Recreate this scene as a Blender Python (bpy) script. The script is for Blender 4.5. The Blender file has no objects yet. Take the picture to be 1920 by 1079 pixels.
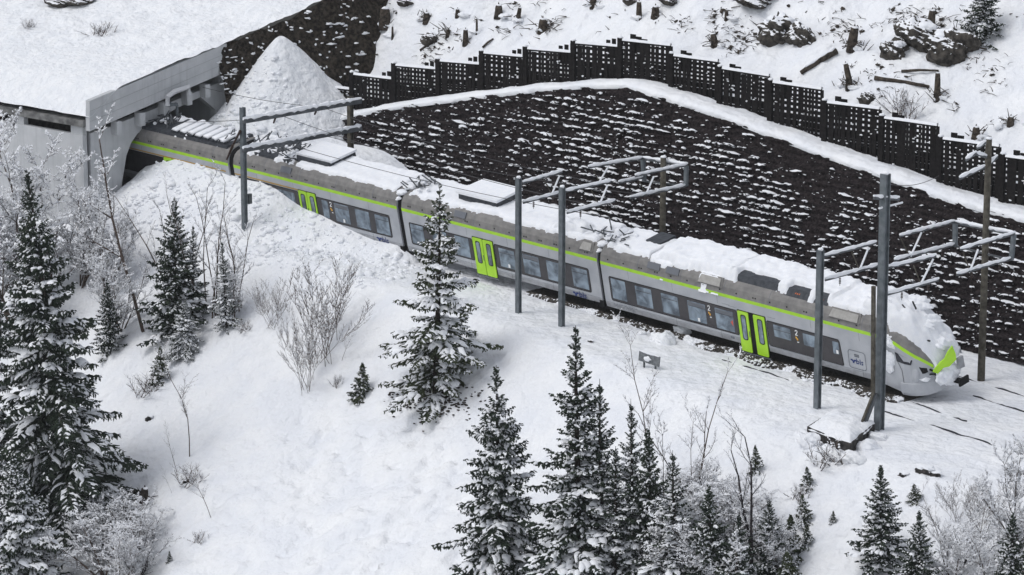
import bpy, math, random
import numpy as np
from mathutils import Matrix, Vector
random.seed(7); rng = np.random.default_rng(7)
S = bpy.context.scene
COL = S.collection

# ---------------------------------------------------------------- camera
F = 6930.0; PIT = math.radians(14.4); AZ = math.radians(45.5); DIST = 190.0
fh = np.array([-math.sin(AZ), math.cos(AZ), 0]); CR = np.array([math.cos(AZ), math.sin(AZ), 0])
CF = fh*math.cos(PIT) + np.array([0, 0, -math.sin(PIT)]); CU = np.cross(CR, CF)
CP = -DIST*CF
cam = bpy.data.cameras.new("camera"); co = bpy.data.objects.new("camera", cam); COL.objects.link(co)
cam.sensor_width = 36; cam.lens = F/1920*36; cam.clip_start = 1; cam.clip_end = 1500
m = Matrix.Identity(4)
for i in range(3):
    m[i][0] = CR[i]; m[i][1] = CU[i]; m[i][2] = -CF[i]; m[i][3] = CP[i]
co.matrix_world = m; S.camera = co

# ---------------------------------------------------------------- world, sun, exposure (overcast winter day)
SUN_EL, SUN_AZ = math.radians(58), math.radians(205)
w = bpy.data.worlds.new("World"); S.world = w; w.use_nodes = True
nt = w.node_tree; nt.nodes.clear()
sky = nt.nodes.new("ShaderNodeTexSky"); sky.sky_type = 'NISHITA'; sky.sun_disc = False
sky.sun_elevation = SUN_EL; sky.sun_rotation = SUN_AZ; sky.dust_density = 4; sky.air_density = 1.0; sky.altitude = 1200
hs = nt.nodes.new("ShaderNodeHueSaturation"); hs.inputs['Saturation'].default_value = 0.28
bg = nt.nodes.new("ShaderNodeBackground"); bg.inputs[1].default_value = 0.14
ow = nt.nodes.new("ShaderNodeOutputWorld")
nt.links.new(sky.outputs[0], hs.inputs['Color']); nt.links.new(hs.outputs[0], bg.inputs[0]); nt.links.new(bg.outputs[0], ow.inputs[0])
sd = bpy.data.lights.new("sun", 'SUN'); so = bpy.data.objects.new("sun", sd); COL.objects.link(so)
sd.energy = 0.6; sd.angle = math.radians(20); sd.color = (1, .985, .96)
sdir = Vector((math.sin(SUN_AZ)*math.cos(SUN_EL), math.cos(SUN_AZ)*math.cos(SUN_EL), math.sin(SUN_EL)))
so.rotation_euler = sdir.to_track_quat('Z', 'Y').to_euler()
S.view_settings.view_transform = 'Standard'; S.view_settings.look = 'None'
S.view_settings.exposure = 0.38; S.view_settings.gamma = 1; S.view_settings.use_curve_mapping = False
HAZE = 0.00012
S.cycles.max_bounces = 5; S.cycles.diffuse_bounces = 3; S.cycles.transparent_max_bounces = 4

# ---------------------------------------------------------------- photo point -> place in the world
def ray(x, y): return CF + CR*(x-960)/F - CU*(y-539.5)/F
def pu(x, y, u): d = ray(x, y); return CP + d*((u-CP[0])/d[0])
def pv(x, y, v): d = ray(x, y); return CP + d*((v-CP[1])/d[1])
def pz(x, y, z, g=0.01):
    d = ray(x, y); n = np.array([g, 0, 1.]); return CP + d*((z-CP@n)/(d@n))
def px_m(p): return F/((np.array(p)-CP)@CF)*math.cos(PIT)      # photo pixels per metre of height at p

# ---------------------------------------------------------------- noise
def _h(ix, iy, s):
    n = (ix*374761393 + iy*668265263 + s*1442695041) & 0xffffffff
    n = ((n ^ (n >> 13))*1274126177) & 0xffffffff
    return ((n ^ (n >> 16)) & 0xffff)/65535.0
def vn(x, y, s=0):
    x = np.asarray(x, float); y = np.asarray(y, float)
    ix = np.floor(x).astype(np.int64); iy = np.floor(y).astype(np.int64); fx = x-ix; fy = y-iy
    fx = fx*fx*(3-2*fx); fy = fy*fy*(3-2*fy)
    a = _h(ix, iy, s); b = _h(ix+1, iy, s); c = _h(ix, iy+1, s); d = _h(ix+1, iy+1, s)
    return (a*(1-fx)+b*fx)*(1-fy)+(c*(1-fx)+d*fx)*fy - .5
def fbm(x, y, f=1., o=4, s=0):
    r = 0; a = 1.
    for k in range(o):
        r = r+a*vn(np.asarray(x)*f+17.3*k, np.asarray(y)*f-9.1*k, s+k); f *= 2.03; a *= .5
    return r
def sstep(a, b, x): t = np.clip((np.asarray(x, float)-a)/(b-a), 0, 1); return t*t*(3-2*t)

# ---------------------------------------------------------------- materials
def mat(name, col, rough=.8, metal=0, spec=.3, nscale=0, namt=0, col2=None, bump=0, bscale=20, bdist=.02, detail=4, lo=.35, hi=.65, obj=True):
    m = bpy.data.materials.new(name); m.use_nodes = True; t = m.node_tree; b = t.nodes['Principled BSDF']
    b.inputs['Base Color'].default_value = (*col, 1); b.inputs['Roughness'].default_value = rough
    b.inputs['Metallic'].default_value = metal; b.inputs['Specular IOR Level'].default_value = spec
    tc = t.nodes.new('ShaderNodeNewGeometry')
    if col2:
        n = t.nodes.new('ShaderNodeTexNoise'); n.inputs['Scale'].default_value = nscale; n.inputs['Detail'].default_value = detail
        t.links.new(tc.outputs['Position'], n.inputs['Vector'])
        r = t.nodes.new('ShaderNodeValToRGB'); r.color_ramp.elements[0].position = lo; r.color_ramp.elements[1].position = hi
        r.color_ramp.elements[0].color = (*col, 1); r.color_ramp.elements[1].color = (*col2, 1)
        t.links.new(n.outputs['Fac'], r.inputs[0]); t.links.new(r.outputs[0], b.inputs['Base Color'])
    if bump:
        n = t.nodes.new('ShaderNodeTexNoise'); n.inputs['Scale'].default_value = bscale; n.inputs['Detail'].default_value = 5
        t.links.new(tc.outputs['Position'], n.inputs['Vector'])
        bp = t.nodes.new('ShaderNodeBump'); bp.inputs['Strength'].default_value = bump; bp.inputs['Distance'].default_value = bdist
        t.links.new(n.outputs['Fac'], bp.inputs['Height']); t.links.new(bp.outputs[0], b.inputs['Normal'])
    return m
M = {}
M['snow'] = mat('snow', (.80, .82, .86), .75, spec=.2, nscale=.5, col2=(.87, .88, .895), bump=.75, bscale=2.2, bdist=.28)
M['snow_fine'] = mat('snow_on_things', (.82, .84, .88), .8, spec=.15, nscale=4, col2=(.88, .89, .91), bump=.5, bscale=14, bdist=.03)
M['snow_debris'] = mat('snow_debris', (.81, .83, .86), .8, spec=.15, nscale=1.3, col2=(.88, .89, .905), bump=.75, bscale=2.8, bdist=.30)
M['wall'] = mat('dark_rubble', (.008, .0065, .007), .95, nscale=7, col2=(.040, .032, .033), bump=1, bscale=9, bdist=.12, spec=.1)
M['stone'] = mat('dark_stone', (.018, .016, .017), .9, nscale=5, col2=(.05, .043, .042), bump=.8, bscale=14, bdist=.05, spec=.15)
M['rubble'] = mat('brown_rubble', (.012, .010, .008), .95, nscale=5, col2=(.06, .05, .04), bump=1, bscale=7, bdist=.15, spec=.1)
M['rock'] = mat('grey_brown_rock', (.024, .021, .019), .95, nscale=3.5, col2=(.10, .09, .078), bump=1, bscale=5, bdist=.15, spec=.2)
M['ballast'] = mat('ballast', (.02, .018, .016), .95, nscale=12, col2=(.09, .08, .068), bump=.5, bscale=30)
M['timber'] = mat('blackened_timber', (.006, .005, .005), .85, nscale=7, col2=(.017, .015, .015), spec=.15)
M['joint'] = mat('grey_joint', (.30, .31, .32))  # joint lines a little darker than the concrete
M['concrete'] = mat('grey_concrete', (.47, .485, .50), .85, nscale=1.1, col2=(.55, .56, .575), spec=.2)
_t = M['concrete'].node_tree; _b = _t.nodes['Principled BSDF']; _g = _t.nodes.new('ShaderNodeNewGeometry'); _m = _t.nodes.new('ShaderNodeMapping'); _m.inputs['Scale'].default_value = (5, 5, .35)
_n = _t.nodes.new('ShaderNodeTexNoise'); _n.inputs['Scale'].default_value = 1.0; _n.inputs['Detail'].default_value = 6; _r = _t.nodes.new('ShaderNodeMapRange'); _r.inputs[1].default_value = .5; _r.inputs[2].default_value = .78; _r.inputs[3].default_value = 0; _r.inputs[4].default_value = .30
_x = _t.nodes.new('ShaderNodeMixRGB'); _x.inputs[2].default_value = (.22, .225, .225, 1); _src = _b.inputs['Base Color'].links[0].from_socket
_t.links.new(_g.outputs['Position'], _m.inputs['Vector']); _t.links.new(_m.outputs[0], _n.inputs['Vector']); _t.links.new(_n.outputs['Fac'], _r.inputs[0]); _t.links.new(_r.outputs[0], _x.inputs[0]); _t.links.new(_src, _x.inputs[1]); _t.links.new(_x.outputs[0], _b.inputs['Base Color'])
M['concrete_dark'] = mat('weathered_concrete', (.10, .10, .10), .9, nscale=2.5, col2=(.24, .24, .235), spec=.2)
M['block'] = mat('dark_wet_concrete_and_shade', (.016, .015, .015), .9, nscale=4, col2=(.06, .055, .052), spec=.2)  # also colours the shade sheet behind the gallery slits
M['body'] = mat('silver_grey_paint', (.36, .375, .405), .42, spec=.5, nscale=1.1, col2=(.46, .475, .50), lo=.3, hi=.7)
M['lower'] = mat('dusty_grey_paint', (.27, .275, .29), .55, nscale=2.5, col2=(.38, .39, .41), spec=.4)
M['green'] = mat('lime_green_paint', (.36, .66, .015), .4, spec=.5, nscale=2, col2=(.42, .73, .03))
M['roof'] = mat('grey_roof_panel', (.165, .16, .155), .6, nscale=3, col2=(.23, .222, .212), spec=.35)
M['roofdark'] = mat('charcoal_roof_box_and_shade', (.03, .034, .042), .6, nscale=5, col2=(.06, .066, .076), spec=.3)  # roof boxes, and the painted shade on the rear car's roof
M['hatch'] = mat('light_grey_hatch', (.33, .32, .30), .6, nscale=6, col2=(.40, .39, .37))
M['band'] = mat('dark_window_band', (.028, .026, .029), .25, spec=.5, nscale=3, col2=(.042, .038, .042))
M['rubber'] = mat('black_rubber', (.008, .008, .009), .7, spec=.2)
M['ochre'] = mat('ochre_line', (.42, .26, .06), .5)
M['blue'] = mat('dark_blue_print', (.015, .035, .16), .5)
M['white'] = mat('white_print', (.8, .8, .8), .5)
M['yellowp'] = mat('yellow_print', (.7, .38, .05), .5)
M['red'] = mat('red_sticker', (.55, .10, .07), .5)
M['orange'] = mat('orange_print', (.7, .16, .03), .5)
M['greyp'] = mat('grey_print', (.14, .15, .17), .5)
M['steel'] = mat('galvanised_steel', (.10, .118, .13), .55, metal=.2, nscale=3, col2=(.17, .19, .205), spec=.4)
M['steeld'] = mat('dark_steel', (.07, .078, .085), .6, metal=.2, nscale=3, col2=(.12, .13, .14), spec=.4)
M['rail'] = mat('rail_steel', (.01, .012, .02), .5, metal=.3)
M['pole'] = mat('weathered_wood_pole', (.05, .045, .035), .85, nscale=4, col2=(.12, .11, .09), spec=.2)
M['cable'] = mat('dark_cable', (.06, .06, .065), .6)
M['insul'] = mat('brown_insulator', (.03, .014, .009), .4)
M['whitep'] = mat('white_painted_steel', (.55, .56, .58), .6)
M['sign'] = mat('grey_sign_back', (.10, .11, .12), .7, nscale=8, col2=(.2, .21, .22))
M['bark'] = mat('spruce_bark', (.022, .018, .016), .95, nscale=8, col2=(.06, .05, .042), spec=.1)
M['twig'] = mat('brown_twigs', (.06, .045, .038), .9, nscale=3, col2=(.13, .10, .085), spec=.1)
M['twigd'] = mat('dark_twigs', (.018, .016, .02), .9, nscale=3, col2=(.05, .043, .045), spec=.1)
M['stump'] = mat('cut_wood', (.025, .021, .018), .95, nscale=6, col2=(.10, .082, .066), spec=.1)
def needle_mat(name, a, b, scale=1.6):
    m = mat(name, a, .7, nscale=scale, col2=b, spec=.25, lo=.3, hi=.7, detail=6)
    return m
M['needle'] = needle_mat('spruce_needles', (.016, .026, .020), (.058, .078, .052))
M['needle2'] = needle_mat('green_spruce_needles', (.024, .036, .018), (.085, .10, .055))
def glass_mat():
    m = bpy.data.materials.new('train_window_glass'); m.use_nodes = True; t = m.node_tree; b = t.nodes['Principled BSDF']
    g = t.nodes.new('ShaderNodeNewGeometry'); n = t.nodes.new('ShaderNodeTexNoise'); n.inputs['Scale'].default_value = 1.6; n.inputs['Detail'].default_value = 5
    n.inputs['Distortion'].default_value = .6
    r = t.nodes.new('ShaderNodeValToRGB'); e = r.color_ramp.elements
    e[0].position = .36; e[0].color = (.055, .075, .10, 1); e[1].position = .66; e[1].color = (.27, .34, .41, 1)
    t.links.new(g.outputs['Position'], n.inputs['Vector']); t.links.new(n.outputs['Fac'], r.inputs[0]); t.links.new(r.outputs[0], b.inputs['Base Color'])
    b.inputs['Roughness'].default_value = .12; b.inputs['Specular IOR Level'].default_value = .6
    return m
M['glass'] = glass_mat()
M['darkglass'] = mat('dark_cab_glass', (.012, .014, .022), .15, spec=.6)

# ---------------------------------------------------------------- object helpers
ORG = {}
def setp(o, label=None, cat=None, group=None, kind=None):
    if label: o['label'] = label
    if cat: o['category'] = cat
    if group: o['group'] = group
    if kind: o['kind'] = kind
    return o
def thing(name, loc, label, cat, group=None, rz=0, scale=1, tilt=(0, 0)):
    o = bpy.data.objects.new(name, None); COL.objects.link(o); o.location = Vector([float(c) for c in loc])
    o.rotation_euler = (tilt[0], tilt[1], rz); o.scale = (scale,)*3
    ORG[o.name] = np.array(loc, float) if (rz == 0 and scale == 1 and tilt == (0, 0)) else None
    return setp(o, label, cat, group)
def mesh(name, V, Fc, mats, mi=None, smooth=False):
    me = bpy.data.meshes.new(name)
    V = np.asarray(V, np.float32)
    if isinstance(Fc, np.ndarray):
        nf, k = Fc.shape
        me.vertices.add(len(V)); me.vertices.foreach_set('co', V.ravel())
        me.loops.add(nf*k); me.loops.foreach_set('vertex_index', Fc.astype(np.int32).ravel())
        me.polygons.add(nf); me.polygons.foreach_set('loop_start', np.arange(0, nf*k, k, dtype=np.int32))
        me.polygons.foreach_set('loop_total', np.full(nf, k, np.int32)); me.update(calc_edges=True)
    else:
        me.from_pydata(V.tolist(), [], Fc); me.update()
    for mm in (mats if isinstance(mats, (list, tuple)) else [mats]): me.materials.append(mm)
    if mi is not None: me.polygons.foreach_set('material_index', np.asarray(mi, np.int32))
    if smooth: me.polygons.foreach_set('use_smooth', np.ones(len(me.polygons), bool))
    return me
def link(name, me, parent=None, loc=None):
    o = bpy.data.objects.new(name, me); COL.objects.link(o)
    if parent: o.parent = parent; ORG[o.name] = ORG.get(parent.name)
    if loc is not None: o.location = Vector([float(c) for c in loc])
    return o
class MB:
    def __init__(s): s.V = []; s.Fc = []; s.mi = []
    def add(s, V, Fs, mi=0):
        b = len(s.V); s.V += [tuple(float(c) for c in v) for v in V]; s.Fc += [tuple(b+i for i in f) for f in Fs]; s.mi += [mi]*len(Fs); return s
    def box8(s, P, mi=0):   # 8 corners: 4 bottom loop, 4 top loop
        return s.add(P, [(3, 2, 1, 0), (4, 5, 6, 7), (0, 1, 5, 4), (1, 2, 6, 5), (2, 3, 7, 6), (3, 0, 4, 7)], mi)
    def box(s, c, sz, ax=None, mi=0):
        c = np.array(c, float); ax = np.eye(3) if ax is None else np.array(ax, float); h = np.array(sz)/2
        P = [c+ax[0]*h[0]*i+ax[1]*h[1]*j+ax[2]*h[2]*k for k in (-1, 1) for i, j in ((-1, -1), (1, -1), (1, 1), (-1, 1))]
        return s.box8(P, mi)
    def bar(s, a, b, w, h, mi=0, up=(0, 0, 1)):
        a = np.array(a, float); b = np.array(b, float); d = b-a; L = np.linalg.norm(d); d = d/L
        sd_ = np.cross(d, up); n = np.linalg.norm(sd_); sd_ = sd_/n if n > 1e-4 else np.array([1., 0, 0]); u2 = np.cross(sd_, d)
        return s.box((a+b)/2, (L, w, h), (d, sd_, u2), mi)
    def tube(s, P, R, n=6, mi=0, cap=True):
        P = [np.array(p, float) for p in P]; R = [R]*len(P) if np.isscalar(R) else R
        V = []
        for i, p in enumerate(P):
            d = P[min(i+1, len(P)-1)]-P[max(i-1, 0)]; d = d/(np.linalg.norm(d)+1e-9)
            a = np.cross(d, (0, 0, 1.) if abs(d[2]) < .9 else (1., 0, 0)); a /= np.linalg.norm(a); b = np.cross(d, a)
            for k in range(n):
                t = 2*math.pi*k/n; V.append(p+R[i]*(a*math.cos(t)+b*math.sin(t)))
        Fs = [(i*n+k, i*n+(k+1) % n, (i+1)*n+(k+1) % n, (i+1)*n+k) for i in range(len(P)-1) for k in range(n)]
        if cap: Fs += [tuple(range(n-1, -1, -1)), tuple(range((len(P)-1)*n, len(P)*n))]
        return s.add(V, Fs, mi)
    def prism(s, poly, off, mi=0):    # poly: 3-D points in a plane; off: extrusion vector
        n = len(poly); off = np.array(off, float); V = [np.array(p, float) for p in poly]; V += [p+off for p in V]
        return s.add(V, [tuple(range(n)), tuple(range(2*n-1, n-1, -1))]+[(i, i+n, (i+1) % n+n, (i+1) % n) for i in range(n)], mi)
    def me(s, name, mats, org=None, smooth=False):
        V = np.array(s.V); V = V if org is None else V-org
        x = mesh(name, V, s.Fc, mats, s.mi, smooth); return x
    def build(s, name, mats, parent=None, smooth=False):
        org = ORG.get(parent.name) if parent else None
        return link(name, s.me(name, mats, org, smooth), parent)
def single(mb, name, mats, label, cat, group=None, smooth=False, kind=None):
    V = np.array(mb.V); c = V.mean(0); c[2] = V[:, 2].min()
    o = link(name, mb.me(name, mats, c, smooth), None, c); ORG[o.name] = c
    return setp(o, label, cat, group, kind)
def grid(name, us, vs, Z, mats, parent=None, mi=None, smooth=True, pts=None):
    nu, nv = len(us), len(vs)
    if pts is None:
        Ug, Vg = np.meshgrid(us, vs, indexing='ij'); V = np.stack([Ug, Vg, Z], -1).reshape(-1, 3)
    else: V = pts.reshape(-1, 3)
    i = np.arange(nu-1)[:, None]*nv+np.arange(nv-1)[None, :]
    Fq = np.stack([i, i+nv, i+nv+1, i+1], -1).reshape(-1, 4)
    org = ORG.get(parent.name) if parent else None
    if org is not None: V = V-org
    return link(name, mesh(name, V, Fq, mats, mi, smooth), parent)
def blob(c, r, seed, sub=2, rough=.25, flat=0):   # irregular lump: verts, faces
    V, Fs = ICO[sub]
    V = V.copy(); k = 1+rough*2*fbm(V[:, 0]*1.7+seed*3.1+V[:, 2], V[:, 1]*1.7-seed*1.7+V[:, 2]*1.3, 1, 3, seed % 97)
    V = V*k[:, None]*np.array(r)
    if flat: V[:, 2] = np.maximum(V[:, 2], -flat)
    return V+np.array(c), Fs
def make_ico():
    t = (1+5**.5)/2
    V = np.array([(-1, t, 0), (1, t, 0), (-1, -t, 0), (1, -t, 0), (0, -1, t), (0, 1, t), (0, -1, -t), (0, 1, -t), (t, 0, -1), (t, 0, 1), (-t, 0, -1), (-t, 0, 1)], float)
    V /= np.linalg.norm(V[0])
    Fs = [(0, 11, 5), (0, 5, 1), (0, 1, 7), (0, 7, 10), (0, 10, 11), (1, 5, 9), (5, 11, 4), (11, 10, 2), (10, 7, 6), (7, 1, 8), (3, 9, 4), (3, 4, 2), (3, 2, 6), (3, 6, 8), (3, 8, 9), (4, 9, 5), (2, 4, 11), (6, 2, 10), (8, 6, 7), (9, 8, 1)]
    out = {0: (V, Fs)}
    for s in (1, 2, 3, 4):
        V = [tuple(v) for v in V]; c = {}; nf = []
        def mid(a, b):
            k = (min(a, b), max(a, b))
            if k not in c:
                p = np.array(V[a])+np.array(V[b]); p /= np.linalg.norm(p); V.append(tuple(p)); c[k] = len(V)-1
            return c[k]
        for a, b, d in Fs:
            x, y, z = mid(a, b), mid(b, d), mid(d, a); nf += [(a, x, z), (b, y, x), (d, z, y), (x, y, z)]
        V = np.array(V); Fs = nf; out[s] = (V, Fs)
    return out
ICO = make_ico()
def joined(parts):   # list of (V,F) -> V,F arrays of triangles
    Vs = []; Fs = []; b = 0
    for V, f in parts:
        Vs.append(V); Fs.append(np.asarray(f)+b); b += len(V)
    return np.concatenate(Vs), np.concatenate(Fs)

# ---------------------------------------------------------------- the lie of the land
VB = 8.4; TW = math.tan(math.radians(65))
def wall_pt(x, y):
    d = ray(x, y); n = np.array([0, -TW, 1.]); return CP + d*((-.5-TW*VB-CP@n)/(d@n))
_top = np.array([wall_pt(*q) for q in [(560, 245), (600, 232), (650, 218), (720, 203), (800, 192), (900, 180), (1000, 168), (1100, 160), (1175, 160), (1250, 183), (1350, 215), (1450, 253), (1550, 290), (1650, 325), (1750, 363), (1850, 393), (1920, 410)]])
_tu = np.concatenate([[-70], _top[:, 0], [70]]); _tz = np.concatenate([[_top[0, 2]-.8], _top[:, 2], [_top[-1, 2]-.8]])
def ztop(u): return np.interp(u, _tu, _tz)
def vtop(u): return VB+(ztop(u)+.5)/TW
def rail_z(u): return -.01*np.asarray(u)
# near (valley) side: height of snow lying against the train, traced along the train
_pile_px = [(225, 345), (270, 318), (330, 301), (400, 322), (437, 338), (490, 346), (520, 362), (560, 393), (600, 410), (650, 437), (700, 462), (745, 470)]
_pile = []
for q in _pile_px:
    p = pv(q[0], q[1], .35); p = pv(q[0], q[1], .37-.21*(p[2]-.4)); _pile.append(p)
_pile = np.array(_pile); _pu = np.concatenate([[-60], _pile[:, 0], [_pile[-1, 0]+1.0, 80]]); _pz_ = np.concatenate([[-.6], _pile[:, 2], [-.22, -.22]])
def near_h(u, v):
    u = np.asarray(u, float); v = np.asarray(v, float)
    vc = np.interp(u, [-40, -25, -8, 0, 12, 25, 45], [-1.5, -2.5, -3.2, -4.0, -5.2, -7.2, -8.5])
    base = rail_z(u)-.26
    s = np.interp(u, [-30, 10, 30, 50], [.62, .60, .50, .42])
    dd = vc-v; z = base-s*np.where(dd > 0, np.sqrt(dd*dd+1.2)-1.1, 0)*1.0
    pile = np.where(u < _pu[-2]+.2, np.interp(u, _pu, _pz_)-.52*np.maximum(-v-.2, -1.5)-.02*np.maximum(-v-.2, 0)**2, -50)
    pile = pile+.30*fbm(u, v, .9, 4, 3)*sstep(-.3, -1.0, v)
    z = np.maximum(z, pile)
    far = np.clip(dd/6, 0, 1)
    z = z+far*(1.3*fbm(u, v, .09, 2, 11)+.25*fbm(u, v, .35, 3, 15))+.05*fbm(u, v, 1.2, 3, 21)*sstep(4.5, 3., v)
    # wind- and thaw-pitted slope
    return z
def far_h(u, v):
    u = np.asarray(u, float); v = np.asarray(v, float); zt = ztop(u); vt = vtop(u)
    z = np.where(v < VB, rail_z(u)-.3, np.where(v < vt, -.75+(v-VB)*TW, zt-.12+.03*np.minimum(v-vt, 1.8)))
    z = np.where(v < vt, z-.25*sstep(VB, VB+.6, v), z)
    s = np.interp(u, [-26, -22, -14, -4, 30], [1.45, 1.2, .85, .62, .58])
    dv = np.maximum(v-vt-1.9, 0)
    hill = zt-.07+s*np.minimum(dv, 12)+.58*np.maximum(dv-12, 0)+np.clip(dv/2, 0, 1)*(.9*fbm(u, v, .22, 3, 31)+.40*np.abs(fbm(u, v, .8, 3, 35))+.16*fbm(u, v, 2.0, 2, 37)*(fbm(u, v, .3, 1, 38) > -.1))
    return np.where(v > vt+1.9, hill, z)
UG = -29.5; SH = .13
RV0, RZ0 = pu(168, 190, UG)[1], pu(168, 190, UG)[2]
RV1, RZ1 = pu(425, 82, UG)[1], pu(425, 82, UG)[2]
RS = (RZ1-RZ0)/(RV1-RV0)
def roof_h(u, v):
    u = np.asarray(u, float); v = np.asarray(v, float)
    v = v-SH*np.minimum(u-UG, 0); z = RZ0+RS*(v-RV0)+np.maximum(v-RV1, 0)*.08-.92*sstep(2.4, 0, v-RV0)+np.maximum(v-18, 0)*.4
    r = sstep(-1, 4, v)*sstep(-75, -45, u)
    return z+.12+.5*r*fbm(u, v, .35, 2, 41)*.6+.22*r*fbm(u, v, 1.1, 4, 43)*sstep(-52, -40, u+.4*v)
def edge_u(v): return UG+(np.asarray(v)-RV1)*.15
AP = pv(525, 65, 8.9)
def cone_h(u, v):
    u = np.asarray(u, float); v = np.asarray(v, float)
    du = u-AP[0]; dv = v-AP[1]
    kx = .60+.72*sstep(5.5, 1.5, dv)+.10*fbm(u, v, .3, 2, 59)+.10*fbm(u, v, .5, 2, 57); d = np.sqrt((du*np.where(du > 0, kx, 1.5))**2+(dv*np.where(dv > 0, .8, 1.0))**2+.12)
    z = AP[2]+.3-1.10*d*(1+.10*fbm(np.arctan2(dv, du)*2.2, d*.25, 1, 3, 58))+.020*d*d
    dep = np.interp(u, [-45, -33, -29, -25, -21, -17, -13, -9], [2.9, 2.9, 2.7, 2.2, 1.3, .45, -.1, -.9])+.16*(v-4)*sstep(-18, -26, u)
    z = np.maximum(z, dep)
    k = 2.2
    z = z+.34*fbm(u, v, .5, 3, 51)*sstep(0.5, 3, d)+.07*fbm(u, v, 2.2, 3, 53)*sstep(1.5, 4, d)
    return z
def land_h(u, v):
    u = np.asarray(u, float); v = np.asarray(v, float)
    z = np.where(v < 3.2, near_h(u, v), far_h(u, v))
    z = np.where((v > 3) & (v < 17) & (u < -9) & (u > -45), np.maximum(z, cone_h(u, v)), z)
    return np.where((u < edge_u(v)) & (v > RV0+SH*np.minimum(u-UG, 0)), roof_h(u, v), z)
def gp(x, y, fn=land_h, t0=140., t1=330.):
    d = ray(x, y); t = np.linspace(t0, t1, 3800); P = CP[None]+t[:, None]*d[None]
    h = fn(P[:, 0], P[:, 1]); below = np.nonzero(P[:, 2] < h)[0]
    i = below[0] if len(below) else len(t)-1
    p = P[i].copy(); p[2] = float(fn(p[0], p[1])); return p

# ---------------------------------------------------------------- ground and snow sheets
def ax(*seg):
    r = []
    for a, b, d in seg: r += list(np.arange(a, b, d))
    r.append(seg[-1][1]); return np.array(r)
us = ax((-160, -60, 5), (-60, -40, .6), (-40, 46, .185), (46, 70, .8), (70, 200, 6)); vs = ax((-160, -60, 5), (-60, -34, .8), (-34, 4.2, .185), (4.2, 8.6, .8))
Ug, Vg = np.meshgrid(us, vs, indexing='ij'); Z = near_h(Ug, Vg)
# pitted, footprinted crust on the open slope
pit = fbm(Ug, Vg, 2.3, 3, 61); reg = sstep(-8, -13, Vg)*sstep(-8, 0, Ug)
Z = Z-.30*reg*np.clip(fbm(Ug*1.0, Vg*1.15, 1.25, 2, 62)-.13, 0, .22)*3*(.4+sstep(-.15, .25, fbm(Ug, Vg, .12, 2, 64)))-.10*reg*np.clip(pit-.12, 0, 1)*3-.10*np.clip(fbm(Ug, Vg, 1.6, 3, 67)-.18, 0, 1)*2*sstep(-3, -6, Vg)+(.07*fbm(Ug, Vg, .8, 3, 68)+.035*fbm(Ug, Vg, 2.6, 2, 69))*sstep(2, -2.5, Vg)
foot = np.abs(fbm(Ug, Vg, .33, 3, 63)); Z = Z-.05*sstep(.05, .0, foot)*sstep(-4, -7, Vg)*(fbm(Ug, Vg, 2.4, 1, 64) > .0)
Z = np.where(Ug < UG-.5, np.minimum(Z, np.where(Vg > -3.6, -.6, Z)), Z)
setp(grid('snow_ground', us, vs, Z, M['snow']), kind='structure')
us = ax((-30, 46, .2), (46, 80, .9), (80, 220, 8)); vs = ax((8.4, 10, .4), (10, 30, .2), (30, 60, 1.5), (60, 200, 8))
Ug, Vg = np.meshgrid(us, vs, indexing='ij'); Z = far_h(Ug, Vg); Z = Z-.0*Ug
setp(grid('hillside', us, vs, Z, M['snow']), kind='structure')
us = ax((-160, -75, 6), (-75, -50, .6), (-50, UG+.02, .2)); n1 = len(us); vs = ax((RV0-.05, 22, .2), (22, 60, 1.5), (60, 200, 10))
Ug, Vg = np.meshgrid(us, vs, indexing='ij'); Ug = Ug+np.where(Vg > RV1, (edge_u(Vg)-UG)*np.clip((Ug+75)/(75+UG), 0, 1), 0)
Vo = Vg; Vg = Vg+SH*np.minimum(Ug-UG, 0); Z = roof_h(Ug, Vg)
edge = sstep(.5, 0, Vo-RV0); Z = Z-.10*edge*(1-.6*vn(Ug*1.3, Vg*0, 5))
setp(grid('roof_snow', us, vs, Z, M['snow_debris'], pts=np.stack([Ug, Vg, Z], -1)), kind='structure')
us = ax((-45, -8, .17)); vs = ax((3.1, 17, .17))
Ug, Vg = np.meshgrid(us, vs, indexing='ij'); Z = cone_h(Ug, Vg)
keep = Ug
Z = np.where((Ug < UG+.05) & (Vg > RV1-2), np.minimum(Z, 2.0), Z); Z = np.where(Ug > -9.5, Z-1.5, Z)
setp(grid('avalanche_snow', us, vs, Z, M['snow_debris']), kind='structure')
# rubble cutting uphill of the gallery
T = [np.array([UG+.02, RV1, RZ1-.05])]+[None]*5
vv = np.linspace(RV1, 30, 60); us_t = edge_u(vv)
vv = np.concatenate([np.linspace(RV1-.6, RV1+20, 110), np.linspace(RV1+21, 60, 12)]); ss = np.linspace(0, 1, 44)
Vt, St = np.meshgrid(vv, ss, indexing='ij')
wd = 3.6*St+.35*fbm(Vt, St*6, .9, 4, 71)*np.clip(St*5, 0, 1)
run = np.interp(Vt, [RV1, RV1+1.5, RV1+6], [.35, .8, 1.0])
Uu = edge_u(Vt)+.02+wd*run; dz = 7.2*St+.25*fbm(Vt+9, St*7, 1.4, 4, 73)
Zz = roof_h(edge_u(Vt), Vt)-.12-dz
Uu = Uu+.25*fbm(Vt, Zz, 1.7, 4, 75)
rub = thing('rubble_cutting', (UG, RV1, 2), 'dark rubble slope with specks of snow behind the snow cone beside the gallery portal', 'rubble slope')
grid('rubble_face', vv, ss, None, M['rubble'], rub, pts=np.stack([Uu, Vt, Zz], -1))
tl = []
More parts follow.
